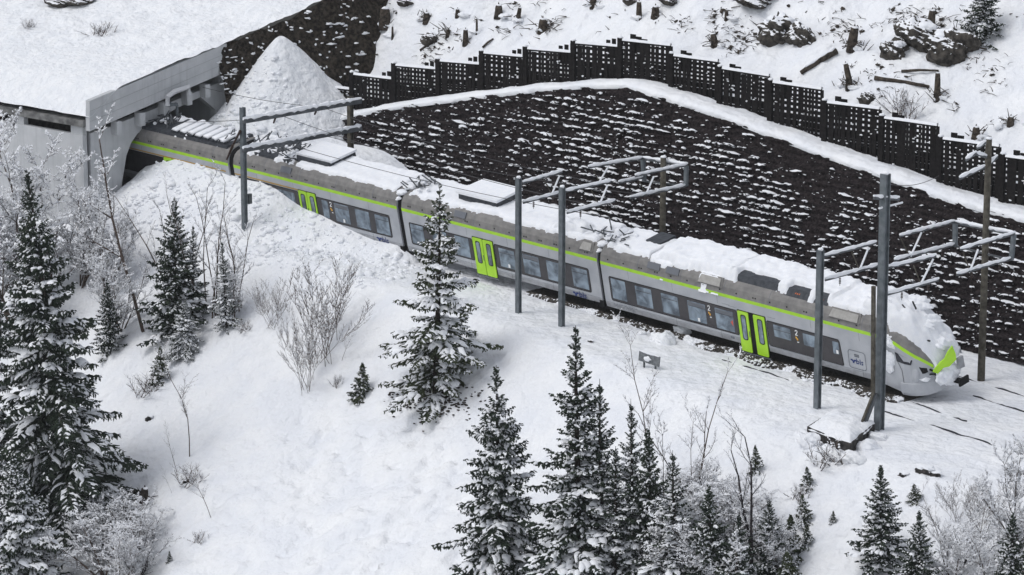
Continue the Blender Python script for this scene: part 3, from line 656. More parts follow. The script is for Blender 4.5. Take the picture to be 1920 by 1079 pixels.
tb(skin([(19.32, 1.88), (19.75, 1.74), (20.18, 1.54), (20.1, 1.30), (19.8, 1.34), (19.38, 1.42)], .02, MB()), 'cab_side_window', M['darkglass'], FC, cab)
q = MB(); 
for a, b_ in (((19.42, 1.42), (19.62, 1.0)), ((19.62, 1.0), (19.66, .3)), ((19.66, .3), (19.60, -.24)), ((19.66, .30), (20.3, .2)), ((18.3, 1.9), (18.3, .1))):
    x0, z0 = a; x1, z1 = b_; w_ = .012; dx, dz = (z1-z0), -(x1-x0); l = math.hypot(dx, dz); dx, dz = dx/l*w_, dz/l*w_
    skin([(x0+dx, z0+dz), (x1+dx, z1+dz), (x1-dx, z1-dz), (x0-dx, z0-dz)], .012, q); skin([(x0+dx, z0+dz), (x1+dx, z1+dz), (x1-dx, z1-dz), (x0-dx, z0-dz)][::-1], .012, q)
tb(q, 'panel_joint', M['rubber'], FC, cab)
tb(skin([(18.05, 1.95), (18.3, 1.95), (18.33, 1.3), (18.05, 1.3)], .015, MB()), 'cab_door_window', M['darkglass'], FC, cab)
# bumper skirt
bm = MB(); bs = [(19.5, 1.43), (19.85, 1.37), (20.15, 1.25), (20.4, 1.07), (20.58, .85), (20.73, .5), (20.78, .2)]
rings = []
for x, w_ in bs: rings.append([(x, PW/2-w_+.08, -.30), (x, PW/2-w_-.02, -.12), (x, PW/2-w_-.02, .34), (x, PW/2-w_+.14, .42)])
half = [[(x, y, z) for x, y, z in r] for r in rings]; other = [[(x, PW-y, z) for x, y, z in r] for r in rings[::-1]]
al = half+other
for i in range(len(al)-1):
    for k in range(3): bm.add([al[i][k], al[i+1][k], al[i+1][k+1], al[i][k+1]], [(0, 1, 2, 3)])
for i in range(len(half)-1): bm.add([half[i][3], half[i+1][3], other[len(other)-2-i][3], other[len(other)-1-i][3]], [(0, 1, 2, 3)])
tb(bm, 'bumper', M['body'], FC, cab, True)
q = MB(); V_, f_ = blob((20.1, .30, .74), (.28, .14, .46), 5, 2, .05); q.add(V_, f_); tb(q, 'light_housing', M['body'], FC, cab, True)
q = MB(); q.prism([(20.28, .33, 1.25), (20.40, .45, .80), (20.58, .52, .84), (20.56, .5, 1.05)], (.05, .4, 0)); tb(q, 'headlight', M['rubber'], FC, cab)
q = MB(); q.prism([(20.75, .85, .86), (20.85, 1.05, .70), (20.98, 1.35, .92), (21.1, 1.6, .90), (21.22, 2.0, 1.12), (21.2, 2.02, 1.4), (21.1, 1.97, 1.8), (21.0, 1.7, 1.55), (20.95, 1.5, 1.28), (20.87, 1.3, 1.2), (20.8, 1.05, 1.02)], (.08, -.05, .0)); tb(q, 'torn_front_panel', M['green'], FC, cab)
q = MB(); q.prism([(21.15, 2.1, .55), (21.2, 2.45, .55), (21.15, 2.45, 1.1), (21.15, 2.1, 1.1)], (.12, .02, 0)); tb(q, 'bent_flap', M['lower'], FC, cab)
q = MB(); lbox(q, 20.9, 21.5, 1.9, 2.2, -.1, .06); lbox(q, 21.45, 21.55, 1.75, 2.4, -.15, .2); tb(q, 'coupler', M['rubber'], FC, cab)

for fr, x, cr in ((FA, 13.45, cA), (FB, 14.7, cB)):
    b = MB()
    for k, (y, z, s_) in enumerate(((.18, 2.95, .13), (.5, 3.2, .22), (1.1, 3.28, .3), (1.9, 3.3, .35))): V_, f_ = blob((x+.02*k, y, z), (s_*1.3, s_*1.2, s_*.6), 70+k, 2, .3); b.add(V_, f_)
    tb(b, 'gap_snow', M['snow_fine'], fr, cr, True)
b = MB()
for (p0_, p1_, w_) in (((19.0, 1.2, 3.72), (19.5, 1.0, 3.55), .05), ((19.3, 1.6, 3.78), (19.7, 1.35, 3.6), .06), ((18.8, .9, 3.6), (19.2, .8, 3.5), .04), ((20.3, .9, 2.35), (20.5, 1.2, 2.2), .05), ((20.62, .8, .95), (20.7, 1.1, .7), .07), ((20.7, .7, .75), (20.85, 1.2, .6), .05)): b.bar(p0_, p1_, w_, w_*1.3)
tb(b, 'crack_and_debris', M['rubber'], FC, cab)  # dark bars stand in for dark cracks in the nose snow, plus debris
# roof pods, hatches
def pod(fr, cr, x0, x1, y0, y1, z1, m, slope=.25, z0=3.1, name='roof_box_and_shade', marks=False):
    b = MB(); b.box8([(x0, y0-slope, z0), (x1, y0-slope, z0), (x1, y1, z0), (x0, y1, z0), (x0+.05, y0, z1), (x1-.05, y0, z1), (x1-.05, y1, z1), (x0+.05, y1, z1)])
    if marks:
        cx = (x0+x1)/2
        for k in range(3): c0 = cx-.16+k*.12; b.add([(c0, y0-slope*.55, z0+(z1-z0)*.45+.03), (c0+.08, y0-slope*.55, z0+(z1-z0)*.45+.03), (c0+.06, y0-slope*.35, z0+(z1-z0)*.65+.03)], [(0, 1, 2)], 1)
    tb(b, name, [m, M['orange']], fr, cr)
pod(FC, cC, 8.9, 11.9, .60, 2.2, 3.46, M['roofdark'], .22); pod(FC, cC, 12.2, 13.85, .62, 2.2, 3.44, M['roofdark'], .30, marks=True); pod(FC, cC, 14.05, 15.0, .62, 2.2, 3.44, M['roofdark'], .30, marks=True)
pod(FC, cC, 1.9, 3.0, 1.5, 2.6, 3.5, M['roofdark'], .05); pod(FC, cC, 5.8, 6.9, .7, 2, 3.45, M['roofdark'], .2)
pod(FC, cC, 3.9, 8.6, .6, 2.4, 3.42, M['hatch'], .15)
def hatch(fr, cr, x0, x1, m='hatch'):
    b = MB(); b.prism([(x0, .09, 2.76), (x1, .09, 2.76), (x1-.05, .36, 3.20), (x0+.12, .36, 3.20)], (0, -.06, .035)); f2 = MB(); b.prism([(x0+.12, .05, 2.83), (x1-.12, .05, 2.83), (x1-.16, .27, 3.16), (x0+.24, .27, 3.16)], (0, -.055, .04), 1)
    tb(b, 'roof_hatch', [M['roof'], M[m]], fr, cr)
hatch(FC, cC, 15.25, 17.25); hatch(FC, cC, 6.7, 8.4); hatch(FB, cB, 13.3, 14.3)
for fr, cr, x in ((FC, cC, 3.3), (FC, cC, 4.6), (FA, cA, 4.0), (FB, cB, 4.1)):
    q = MB(); q.prism([(x, .07, 2.82), (x+.85, .07, 2.82), (x+.85, .26, 3.1), (x, .26, 3.1)], (0, -.05, .03)); tb(q, 'vent_grille', M['greyp'], fr, cr)
# large roof boxes of the middle cars, lying proud of the roof at its far side
x0, y0 = at_z(FA, 552, 330, 3.5); pod(FA, cA, 4.6, 7.4, .85, 2.75, 3.62, M['roofdark'], .05)
pod(FA, cA, 1.0, 3.6, 1.2, 2.6, 3.45, M['roofdark'], .1)
pod(FB, cB, 3.6, 6.6, 1.0, 2.75, 3.72, M['roofdark'], .05)
# ladder-like roof grids of the rear cars
pod(FZ, cZ, 2, 21.3, .46, 2.4, 3.34, M['roofdark'], .06)  # dark lid whose colour stands in for shadow on the rear car's flat roof
for k in range(7):
    b = MB(); lbox(b, 16.4+k*.66, 16.9+k*.66, .55, 2.1, 3.36, 3.46); tb(b, 'roof_grid', M['roofdark'], FZ, cZ)
# pantograph gear folded on the second car
for fr, cr, xx in ((FA, cA, .5), (FA, cA, 1.5), (FA, cA, 2.4), (FA, cA, 3.4), (FA, cA, 4.2), (FB, cB, .1), (FB, cB, .9), (FB, cB, 14.2), (FC, cC, .7), (FZ, cZ, 12.3), (FZ, cZ, 13.3), (FZ, cZ, 14.3), (FZ, cZ, 15.3), (FZ, cZ, 20.9)):
    b = MB(); r_ = random.Random(int(xx*10))
    for k in range(9):
        p = np.array((xx+r_.uniform(-.6, .6), 1.2+r_.uniform(-.6, .8), 3.45)); b.tube([p, p+[r_.uniform(-.7, .7), r_.uniform(-.5, .5), r_.uniform(.05, .5)]], .035, 5)
    for k in range(4): V_, f_ = blob((xx+r_.uniform(-.6, .6), 1.2+r_.uniform(-.6, .8), 3.5), (.12, .12, .1), k, 1, .2); b.add(V_, f_, 1)
    tb(b, 'pantograph', [M['steeld'], M['snow_fine']], fr, cr)

# snow lying on the roofs
def roof_snow(fr, cr, x0, x1, ylo, yhi, th, name='roof_snow', base=3.27, step=.07, seed=0, front=None, mask=None, prof=None):
    xs_ = np.arange(x0, x1+step, step); ys = np.arange(ylo-.3, yhi+.3+step, step); X, Y = np.meshgrid(xs_, ys, indexing='ij')
    ed = .16*fbm(X, Y*0, 1.4, 3, 100+seed)+.10*fbm(X, Y, 5, 2, 105+seed)
    dd = np.minimum(np.minimum(Y-ylo, yhi-Y), np.minimum(X-x0, x1-X))+ed
    if mask is not None: dd = np.minimum(dd, mask(X, Y))
    t = th*(1+.7*fbm(X, Y, .9, 3, 110+seed)+.3*fbm(X, Y, 4, 3, 113+seed))
    b0 = np.interp(Y, [0, .1, .24, .46, .75, 1.4], [2.55, 2.88, 3.07, 3.2, 3.25, 3.27]) if prof is None else prof(X, Y)
    Zr = b0+np.where(dd > 0, t*np.sqrt(np.clip(dd/.14, 0, 1))+.01, -.12+np.clip(dd, -.3, 0)*.3)
    P_ = W(fr, np.stack([X, Y, Zr], -1).reshape(-1, 3)).reshape(X.shape+(3,))
    keepq = (dd > -.09); i = np.arange(len(xs_)-1)[:, None]*len(ys)+np.arange(len(ys)-1)[None, :]
    kq = keepq[:-1, :-1] | keepq[1:, :-1] | keepq[:-1, 1:] | keepq[1:, 1:]
    Fq = np.stack([i, i+len(ys), i+len(ys)+1, i+1], -1)[kq]
    return link(name, mesh(name, P_.reshape(-1, 3)-ORG[TR.name], Fq, M['snow_fine'], smooth=True), cr)
roof_snow(FZ, cZ, 14.8, 21.3, .44, 2.7, .12, seed=1, mask=lambda X, Y: .45*fbm(X, Y, 1.3, 3, 188)-.03)
pod(FA, cA, .2, 4.5, .52, 2.4, 3.36, M['roofdark'], .06); roof_snow(FA, cA, .3, 5.0, .46, 2.65, .17, seed=2, mask=lambda X, Y: .10+.55*fbm(X, Y, 1.7, 3, 88)); roof_snow(FA, cA, 4.9, 13.0, .40, 2.65, .13, seed=12); roof_snow(FB, cB, .3, 14.3, .38, 2.65, .14, seed=3)
for fr, cr, xx, yy, zz, sx, sy in ((FA, cA, 6.0, 1.85, 3.6, 1.45, .95), (FB, cB, 5.1, 1.85, 3.7, 1.55, .95)):
    b = MB(); b.prism([(xx-sx, yy-sy, zz), (xx+sx, yy-sy, zz), (xx+sx, yy+sy, zz), (xx-sx+.15, yy+sy, zz)], (0, 0, .13)); tb(b, 'roof_snow', M['snow_fine'], fr, cr)
for k in range(7):
    b = MB(); b.box8([(16.38+k*.66, .58+.06*(k % 3), 3.465), (16.92+k*.66, .55, 3.465), (16.93+k*.66, 2.12, 3.465), (16.4+k*.66, 2.1, 3.465), (16.43+k*.66, .66+.06*(k % 2), 3.56), (16.87+k*.66, .62, 3.57), (16.88+k*.66, 2.04, 3.57), (16.45+k*.66, 2.02, 3.56)]); tb(b, 'roof_snow', M['snow_fine'], FZ, cZ, True)
def podmask(X, Y):
    r = np.full(X.shape, 9.)
    for a, b_, c in ((9.1, 11.7, 1.05), (12.4, 13.75, .98), (14.1, 14.95, .98)):
        inside = np.minimum(np.minimum(X-a, b_-X), c-Y)+.13*fbm(X, Y, 2, 2, 7); r = np.minimum(r, -inside)
    return r
def podprof(X, Y):
    b0 = np.interp(Y, [0, .1, .24, .46, .75, 1.4], [2.55, 2.88, 3.07, 3.2, 3.25, 3.27])
    for a, b_, h in ((3.8, 8.7, 3.42), (8.8, 15.2, 3.43)): b0 = np.where((X > a) & (X < b_) & (Y > .5), np.maximum(b0, 3.2+(h-3.2)*np.clip((Y-.45)/.15, 0, 1)), b0)
    return b0
roof_snow(FC, cC, .2, 3.2, .42, 2.6, .15, seed=4)
roof_snow(FC, cC, 3.3, 17.6, .36, 2.7, .24, seed=5, mask=podmask, prof=podprof)
roof_snow(FC, cC, 6.8, 8.1, .12, .5, .10, seed=9); roof_snow(FC, cC, 3.4, 5.0, .2, .6, .12, seed=10)
roof_snow(FB, cB, 11.0, 13.2, .55, 1.6, .42, seed=11)
def nose_base(X, Y):
    zr = np.interp(X, [s[0] for s in SEC], [s[3] for s in SEC]); zs = np.interp(X, [s[0] for s in SEC], [s[2] for s in SEC]); w_ = np.interp(X, [s[0] for s in SEC], [s[1] for s in SEC])
    a = np.abs(Y-PW/2)/np.maximum(w_, .3); return np.interp(a, [0, .6, .86, .97], [0, 1, 2, 3])*0+zr-(zr-zs-.1)*np.clip((a-.5)/.5, 0, 1)**1.6
def nose_mask(X, Y):   # the near edge of the snow runs along the green pillar line
    lim = np.interp(X, [17.0, 18.6, 19.0, 19.4, 20.0, 20.4, 20.7], [.45, .50, .18, .32, .48, .78, 1.1]); return Y-lim
roof_snow(FC, cab, 17.0, 20.8, .1, 2.85, .60, seed=6, mask=nose_mask, prof=nose_base, step=.06)
for i, (x, y, z, s_) in enumerate(((18.9, -.03, 1.35, (.34, .12, .46)), (19.0, .15, 2.25, (.35, .25, .3)), (20.8, 1.6, .35, (.30, .7, .45)), (20.85, 2.0, .25, (.35, .5, .45)), (20.4, .75, .52, (.25, .3, .13)), (20.3, 2.1, 1.8, (.55, .65, .42)), (19.6, 1.9, 2.75, (.8, .75, .42)), (19.0, 2.1, 3.35, (.7, .6, .3)))):
    b = MB(); V_, f_ = blob((0, 0, 0), s_, 31+i, 4, .34); V_ = V_*(1+.32*np.abs(fbm(V_[:, 0]*3+V_[:, 1]*1.5, V_[:, 2]*3-V_[:, 1]*2, 1.2, 3, 61+i)))[:, None]; b.add(V_+np.array((x, y, z)), f_); tb(b, 'clinging_snow', M['snow_fine'], FC, cab, True)

# ---------------------------------------------------------------- tracks, ballast, loose snow
def trk(a, b, nm, zz=-.045):
    pts = [pz(*q, -.30) for q in (a, b)]; p0, p1 = pts; d = (p1-p0); P_ = [p0+d*t for t in np.linspace(-.15, 1.9, 60)]
    for p in P_: p[2] = float(near_h(p[0], p[1]))-.004+.13*float(vn(p[0]*1.3, p[1]*.2, 9))+.03*float(vn(p[0]*5, 1, 9)); 
    b_ = MB(); b_.tube(P_, .042, 4); return b_.V, b_.Fc
rt = None
for (l, pair) in (('far railway track half buried in snow beyond the train nose', [((1805, 710), (1920, 745)), ((1837, 748), (1920, 775))]), ('near railway track nearly hidden in snow on the valley side of the train', [((1672, 742), (1745, 769)), ((1670, 777), (1840, 830))])):
    c = pz(*pair[0][1], -.3); t = thing('railway_track', c, l, 'railway track', 'tracks of the line')
    for a, b_ in pair: V, Fs = trk(a, b_, ''); q = MB(); q.V = V; q.Fc = Fs; q.mi = [0]*len(Fs); q.build('rail', M['rail'], t)
V, Fs = trk((1370, 681), (1480, 716), ''); q = MB(); V = V[:4*34]; Fs = [f for f in Fs if max(f) < len(V)]; q.V = V; q.Fc = Fs; q.mi = [0]*len(Fs); q.build('rail', M['rail'], t)
parts = []; mis = []
for i in range(5200):
    u = rng.uniform(1.0, 26.4); fy = rng.beta(1.3, 1.9); wdt = .14+.48*sstep(1, 22, u); off_ = np.interp(u, [-8.6, 6.4, 24.6, 30], [.39, .10, -.46, -.9])
    v = off_+.15-wdt*1.35*fy*(1-.35*math.sin(u*1.7)); s_ = rng.uniform(.04, .10)
    z = float(near_h(u, v))+.02+.10*(1-fy); V, f = ICO[0]
    V = V*np.array([s_*rng.uniform(.7, 1.5), s_*rng.uniform(.7, 1.4), s_*rng.uniform(.6, 1)])*(1+rng.uniform(-.2, .2, (12, 1)))+[u, v, z]
    snow = (rng.random() < .12+.2*fy) or float(fbm(u, v, 1.6, 2, 77)) > .22; parts.append((V, f)); mis.append(np.full(20, 1 if snow else 0))
V, f = joined(parts); setp(link('ballast_gravel', mesh('ballast_gravel', V, f, [M['ballast'], M['snow_fine']], np.concatenate(mis))), kind='stuff')
us = ax((.5, 26.6, .15)); a = np.linspace(0, 1, 9); Ug, Ag = np.meshgrid(us, a, indexing='ij')
off_ = np.interp(Ug, [-8.6, 6.4, 24.6, 30], [.39, .10, -.46, -.9]); wd_ = .06+.42*sstep(1, 22, Ug)
Vg = off_+1.6-(1.4+wd_*(1-.3*np.sin(Ug*1.7)))*Ag; Z = near_h(Ug, Vg)+.035+.03*fbm(Ug, Vg, 6, 2, 3)-.12*(Ag > .99)
setp(grid('ballast_bed', us, a, None, M['ballast'], pts=np.stack([Ug, Vg, Z], -1)), kind='structure')
for i, (x, y, r_) in enumerate(((1277, 627, .42), (1248, 643, .5), (1232, 637, .34), (1291, 640, .25), (1205, 628, .2), (1335, 655, .2))):
    p = gp(x, y); V_, f_ = blob((0, 0, r_*.25), (r_, r_*.85, r_*.8), 60+i, 3, .3)
    o = link('snow_lump', mesh('snow_lump', V_, f_, M['snow_debris'], smooth=True), None, p)
    setp(o, ['rounded upright snow lump beside the front train car', 'wide flat snow lump left of the upright one by the train', 'low snow lump at the left end of the lumps by the train', 'small snow lump right of the upright snow lump', 'small snow lump lying apart left of the others by the train', 'small snow lump right of the others toward the green door'][i], 'snow lump', 'snow lumps by the train')
# crumbly avalanche debris on the pile beside the train and under the wall
parts = []
for i in range(2600):
    if i < 1700:
        u = rng.uniform(-29, -6); v = rng.uniform(-4.5, .2)
    else: u = rng.uniform(-29, -16); v = rng.uniform(3.8, 8)
    z = float(land_h(u, v)); s_ = rng.exponential(.05)+.035; V, f = ICO[1 if s_ > .12 else 0]
    parts.append((V*(1+.35*rng.uniform(-.5, .5, (len(V), 1)))*np.array([s_, s_*.9, s_*.6])+[u, v, z], f))
V, f = joined(parts); setp(link('snow_crumbs', mesh('snow_crumbs', V, f, M['snow_fine'], smooth=True)), kind='stuff')

# ---------------------------------------------------------------- overhead line masts
def snowbar(b, a, c, w_, mi=1, seed=0):   # snow lying along a bar
    a = np.array(a, float); c = np.array(c, float); L = np.linalg.norm(c-a); n = max(4, int(L/.22)); r = random.Random(seed)
    P_ = []; R_ = []
    for i in range(n+1): P_.append(a+(c-a)*i/n+[0, 0, w_*.35+r.uniform(-.01, .015)]); R_.append(w_*r.uniform(.45, .85) if 0 < i < n else w_*.4)
    b.tube(P_, R_, 6, mi)
def hmast(b, p, top, s_):   # I-section post
    x, y = p[0], p[1]; z0 = p[2]-.8
    b.box((x, y-s_/2+.02, (z0+top)/2), (s_, .04, top-z0)); b.box((x, y+s_/2-.02, (z0+top)/2), (s_, .04, top-z0)); b.box((x, y, (z0+top)/2), (.04+s_*.25, s_-.081, top-z0-.01))
def mast(base, topy, s_, label, booms, parts_px=None, posts=(), group='overhead line masts', tallcap=True):
    p = gp(*base); top = p[2]+(base[1]-topy)/px_m(p)
    t = thing('catenary_mast', p, label, 'overhead line mast', group)
    b = MB(); hmast(b, p, top, s_); V_, f_ = blob((p[0], p[1], top+.03), (s_*.55, s_*.5, .09), 3, 1, .15); b.add(V_, f_, 1); b.build('post', [M['steel'], M['snow_fine']], t)
    for bo in booms: boom(bo, p[0], t)
    return p, t, top
def boom(bo, u, t):
    (ua, ub), (la, lb), vs_ = bo
    q = MB(); A_, B_ = pu(*ua, u), pu(*ub, u); q.bar(A_, B_, .06, .09); snowbar(q, A_+[0, 0, .05], B_+[0, 0, .055], .125, 1, int(ua[0])); q.build('upper_boom', [M['steeld'], M['snow_fine']], t)
    q = MB(); A_, B_ = pu(*la, u), pu(*lb, u); q.bar(A_, B_, .06, .09); snowbar(q, A_+[0, 0, .05], B_+[0, 0, .055], .125, 1, int(la[0])+1); q.build('lower_boom', [M['steeld'], M['snow_fine']], t)
    q = MB()
    for s_, e_, sn in ((vs_[0], vs_[1], 0), (vs_[1], vs_[2], 1)):
        A_, B_ = pu(*s_, u), pu(*e_, u); q.tube([A_, B_], .03, 5); 
        if sn: q.tube([A_+[0, 0, .05], B_+[0, 0, .05]], .05, 5, 1)
    q.build('brace', [M['pole'], M['snow_fine']], t)
    for f_ in (.28, .8):
        A_ = pu(*la, u)*(1-f_)+pu(*lb, u)*f_; q = MB()
        for k in range(4): q.tube([A_-[0, 0, .10+.07*k], A_-[0, 0, .13+.07*k]], .055, 6)
        q.tube([A_, A_-[0, 0, .45]], .015, 4); setp(q.build('insulator', M['insul'], t), kind='stuff')
mast((972, 588), 336, .235, 'dark steel overhead mast nearest the snowy spruce by the train', [(((980, 344), (1054, 323)), ((981, 381), (1050, 363)), [(1019, 336), (1035, 366), (1049, 332)])])
mast((1053, 612), 353, .245, 'dark steel overhead mast in front of the front car gangway', [(((1060, 360), (1146, 341)), ((1063, 400), (1153, 378)), [(1109, 358), (1124, 386), (1139, 350)])])
p4, t4, z4 = mast((1532, 767), 470, .26, 'shorter grey steel mast standing left of the tall mast near the train nose', [(((1545, 482), (1643, 456)), ((1547, 526), (1646, 499)), [(1597, 473), (1612, 508), (1629, 466)])])
p5, t5, z5 = mast((1648, 806), 330, .345, 'tall thick grey steel mast in front of the train cab', [(((1664, 503), (1755, 481)), ((1664, 553), (1760, 526)), [(1713, 498), (1727, 534), (1750, 488)])])
q = MB(); A_ = pu(1638, 372, p5[0]); B_ = pu(1686, 374, p5[0]); q.bar(A_, B_, .08, .12); snowbar(q, A_+[0, 0, .06], B_+[0, 0, .06], .12, 1, 2); A_ = pu(1648, 391, p5[0]); B_ = pu(1692, 380, p5[0]); q.tube([A_, B_], .05, 5, 1)
q.build('cross_arm', [M['steeld'], M['snow_fine']], t5)
q = MB(); A_ = pu(1642, 536, p5[0])+[0, -.15, 0]; B_ = pu(1641, 735, p5[0])+[0, -.15, 0]; q.bar(A_, B_, .16, .14); q.build('cable_duct', M['pole'], t5)
q = MB(); A_ = pu(1643, 738, p5[0]); B_ = pu(1620, 797, p5[0]); q.bar(A_, B_, .14, .18); A_ = pu(1639, 734, p5[0]); B_ = pu(1615, 795, p5[0]); q.bar(A_, B_, .09, .1, 1); q.build('stay', [M['steeld'], M['pole']], t5)
def far_pole(u1, u2, px, ytop, label, fr1, fr2, b1, b2, arms, pxbase):
    um = u1*.45+u2*.55; v = VB-.15
    p = np.array([um, 0, 0]); q0 = pu(px, pxbase, um); p = np.array([q0[0], q0[1], float(rail_z(um))-.5]); top = pu(px, ytop, um)[2]
    t = thing('catenary_pole', p, label, 'overhead line pole', 'wooden poles at the wall')
    b = MB(); b.tube([p-[0, 0, .4], (p[0], p[1], top)], [.19, .15], 10); V_, f_ = blob((p[0], p[1], top), (.17, .17, .08), 3, 1, .1); b.add(V_, f_, 1); b.build('pole', [M['pole'], M['snow_fine']], t, True)
    A1, A2 = pu(*fr1[0], u1), pu(*fr2[0], u2); 
    q = MB(); q.bar(A1, A2, .09, .12); snowbar(q, A1+[0, 0, .05], A2+[0, 0, .055], .125, 1, 3); q.bar(pu(*fr1[1], u1), pu(*fr2[1], u2), .07, .08); q.build('frame_bar', [M['steeld'], M['snow_fine']], t)
    for f_, u in ((fr1, u1), (fr2, u2)): q = MB(); q.bar(pu(*f_[0], u), pu(*f_[1], u), .2, .16); q.build('hanging_post', M['steel'], t)
    boom(b1, u1, t); boom(b2, u2, t)
    for a_, c_ in arms: q = MB(); A_, B_ = pu(*a_, um), pu(*c_, um); q.bar(A_, B_, .08, .1); snowbar(q, A_+[0, 0, .05], B_+[0, 0, .055], .125, 1, 5); q.build('cross_arm', [M['steeld'], M['snow_fine']], t)
    return p, t
uM2, uM3 = gp(972, 588)[0], gp(1053, 612)[0]
far_pole(uM2, uM3, 1242, 295, 'weathered pole carrying a snowy square frame midway along the dark wall', ((1205, 298), (1208, 340)), ((1287, 311), (1286, 349)),
         (((1103, 315), (1204, 298)), ((1160, 344), (1205, 334)), [(1112, 318), (1124, 343), (1141, 314)]), (((1191, 331), (1289, 310)), ((1181, 372), (1284, 350)), [(1199, 341), (1212, 365), (1226, 333)]), [], 470)
far_pole(p4[0], p5[0], 1841, 263, 'tall weathered pole with cross arms and a snowy frame near the right edge', ((1791, 418), (1791, 462)), ((1901, 440), (1896, 488)),
         (((1687, 444), (1789, 417)), ((1677, 489), (1789, 460)), [(1689, 448), (1707, 484), (1728, 438)]), (((1801, 469), (1903, 439)), ((1794, 516), (1894, 487)), [(1806, 474), (1819, 510), (1834, 470)]),
         [((1799, 336), (1846, 314)), ((1811, 301), (1830, 288)), ((1830, 290), (1852, 296)), ((1853, 310), (1870, 295)), ((1832, 279), (1848, 268))], 666)
# portal frame in front of the gallery
p1 = gp(459, 430); top1 = p1[2]+(430-206)/px_m(p1); pf = pu(658, 322, p1[0])
PT = thing('catenary_portal', p1, 'steel portal frame with two snow topped beams spanning the track in front of the gallery', 'overhead line portal')
b = MB(); hmast(b, p1, top1, .25); b.build('post', M['steel'], PT)
tpf = pu(658, 181, p1[0])[2]; b = MB(); hmast(b, np.array([pf[0], pf[1], pf[2]]), tpf, .26); b.build('post', M['pole'], PT)
for (a_, c_) in (((452, 227), (673, 189)), ((452, 281), (673, 240))):
    q = MB(); A_, B_ = pu(*a_, p1[0])+[.0, 0, 0], pu(*c_, p1[0]); q.bar(A_+[.16, 0, 0], B_+[.16, 0, 0], .22, .24); q.build('beam', M['steeld'], PT)
    q = MB(); snowbar(q, A_+[.16, 0, .06], B_+[.16, 0, .06], .21, 0, 4); q.build('beam_snow', M['snow_fine'], PT)
for a_, c_ in (((519, 214), (513, 231)), ((597, 199), (590, 215)), ((451, 245), (437, 272)), ((437, 272), (425, 300))):
    q = MB(); q.tube([pu(*a_, p1[0]), pu(*c_, p1[0]-.4)], [.08, .05], 6); q.build('insulator', M['insul'], PT)
q = MB(); A_ = pu(468, 368, p1[0]); q.box(A_-[0, 0, .15], (.16, .22, .55)); q.build('switch_box', M['steeld'], PT)
# wires
def cable(label, A_, B_, sag, r=.016):
    A_ = np.array(A_); B_ = np.array(B_); P_ = [A_+(B_-A_)*t-[0, 0, sag*4*t*(1-t)] for t in np.linspace(0, 1, 14)]; b = MB(); b.tube(P_, r, 4); single(b, 'overhead_wire', M['cable'], label, 'wire', 'overhead wires')
pt_ = [pu(530, 218, p1[0]), pu(605, 202, p1[0]), pu(530, 268, p1[0]), pu(605, 254, p1[0])]
cable('upper overhead wire from the gallery mouth to the near part of the portal beam', pu(285, 228, UG), pt_[0], .15); cable('upper overhead wire from the gallery mouth to the far part of the portal beam', pu(380, 164, UG), pt_[1], .15)
cable('upper overhead wire from the portal beam toward the masts', pt_[0], pu(1124, 388, uM3), .35); cable('lower overhead wire from the lower portal beam toward the masts over the train', pt_[2], pu(1140, 408, uM3), .3)
cable('overhead wire from the far beam end to the square frame', pt_[1], pu(1124, 343, uM2), .35); cable('overhead wire from the lower beam far end to the frame at the wall', pt_[3], pu(1212, 366, uM3), .3)
cable('thin wire from the tall mast top to the stone wall', pu(1665, 345, p5[0]), pv(1760, 330, 11.5), .25); 

# ---------------------------------------------------------------- block, signs
b = MB(); zt_ = -.12; c = [pz(x, y, zt_-.32, 0) for x, y in ((1513, 813), (1594, 846), (1640, 806), (1562, 782))]
b.box8([q+[0, 0, -1.2] for q in c]+[q+[0, 0, .32] for q in c]); 
for q_ in b.V: pass
t = thing('concrete_block', c[0]-[0, 0, 1.2], 'dark concrete foundation block under deep snow at the foot of the tall mast', 'foundation block')
b.build('block', M['block'], t)
xs_ = np.linspace(0, 1, 30); A_, B_ = np.meshgrid(xs_, xs_, indexing='ij'); Pq = (c[0][None, None]*(1-A_)[..., None]+c[1][None, None]*A_[..., None])*(1-B_)[..., None]+(c[3][None, None]*(1-A_)[..., None]+c[2][None, None]*A_[..., None])*B_[..., None]
e_ = np.minimum(np.minimum(A_, 1-A_), np.minimum(B_, 1-B_)); Pq[..., 2] = Pq[..., 2]+.27+.36*np.sqrt(np.clip(e_/.28, 0, 1))+.10*fbm(A_*3, B_*3, 1, 3, 2); Pq[..., :2] += .16*np.stack([fbm(A_*7, B_*7, 1, 2, 4), fbm(A_*7, B_*7, 1, 2, 6)], -1)
grid('snow_top', xs_, xs_, None, M['snow'], t, pts=Pq)
for k, (x, y, r_) in enumerate(((1520, 828, .55), (1548, 846, .4), (1572, 858, .45), (1600, 862, .5), (1625, 838, .5), (1648, 820, .4), (1512, 815, .35))):
    q_ = gp(x, y); V_, f_ = blob((0, 0, -.02), (r_*1.25, r_, r_*.66), 140+k, 3, .35); link('snow_drift', mesh('snow_drift', V_+q_-ORG[t.name], f_, M['snow'], smooth=True), t)
p = gp(1217, 690); dsg = np.array([.97, .1, -.1]); sb = thing('trackside_sign', p, 'small grey two-part sign board seen from behind in the snow right of the spruces', 'sign')
ctr = p+[0, 0, .45]; b = MB(); b.bar(ctr-dsg*.62, ctr-dsg*.15+[0, 0, .0], .06, .5, 0); b.build('panel', M['sign'], sb); b = MB(); b.bar(ctr-dsg*.12, ctr+dsg*.65, .06, .5, 0); b.build('panel', M['sign'], sb)
b = MB()
for k in (-.35, .35): b.bar(ctr+dsg*k+[0, .05, .2], ctr+dsg*k+[0, .05, -1.0], .07, .07)
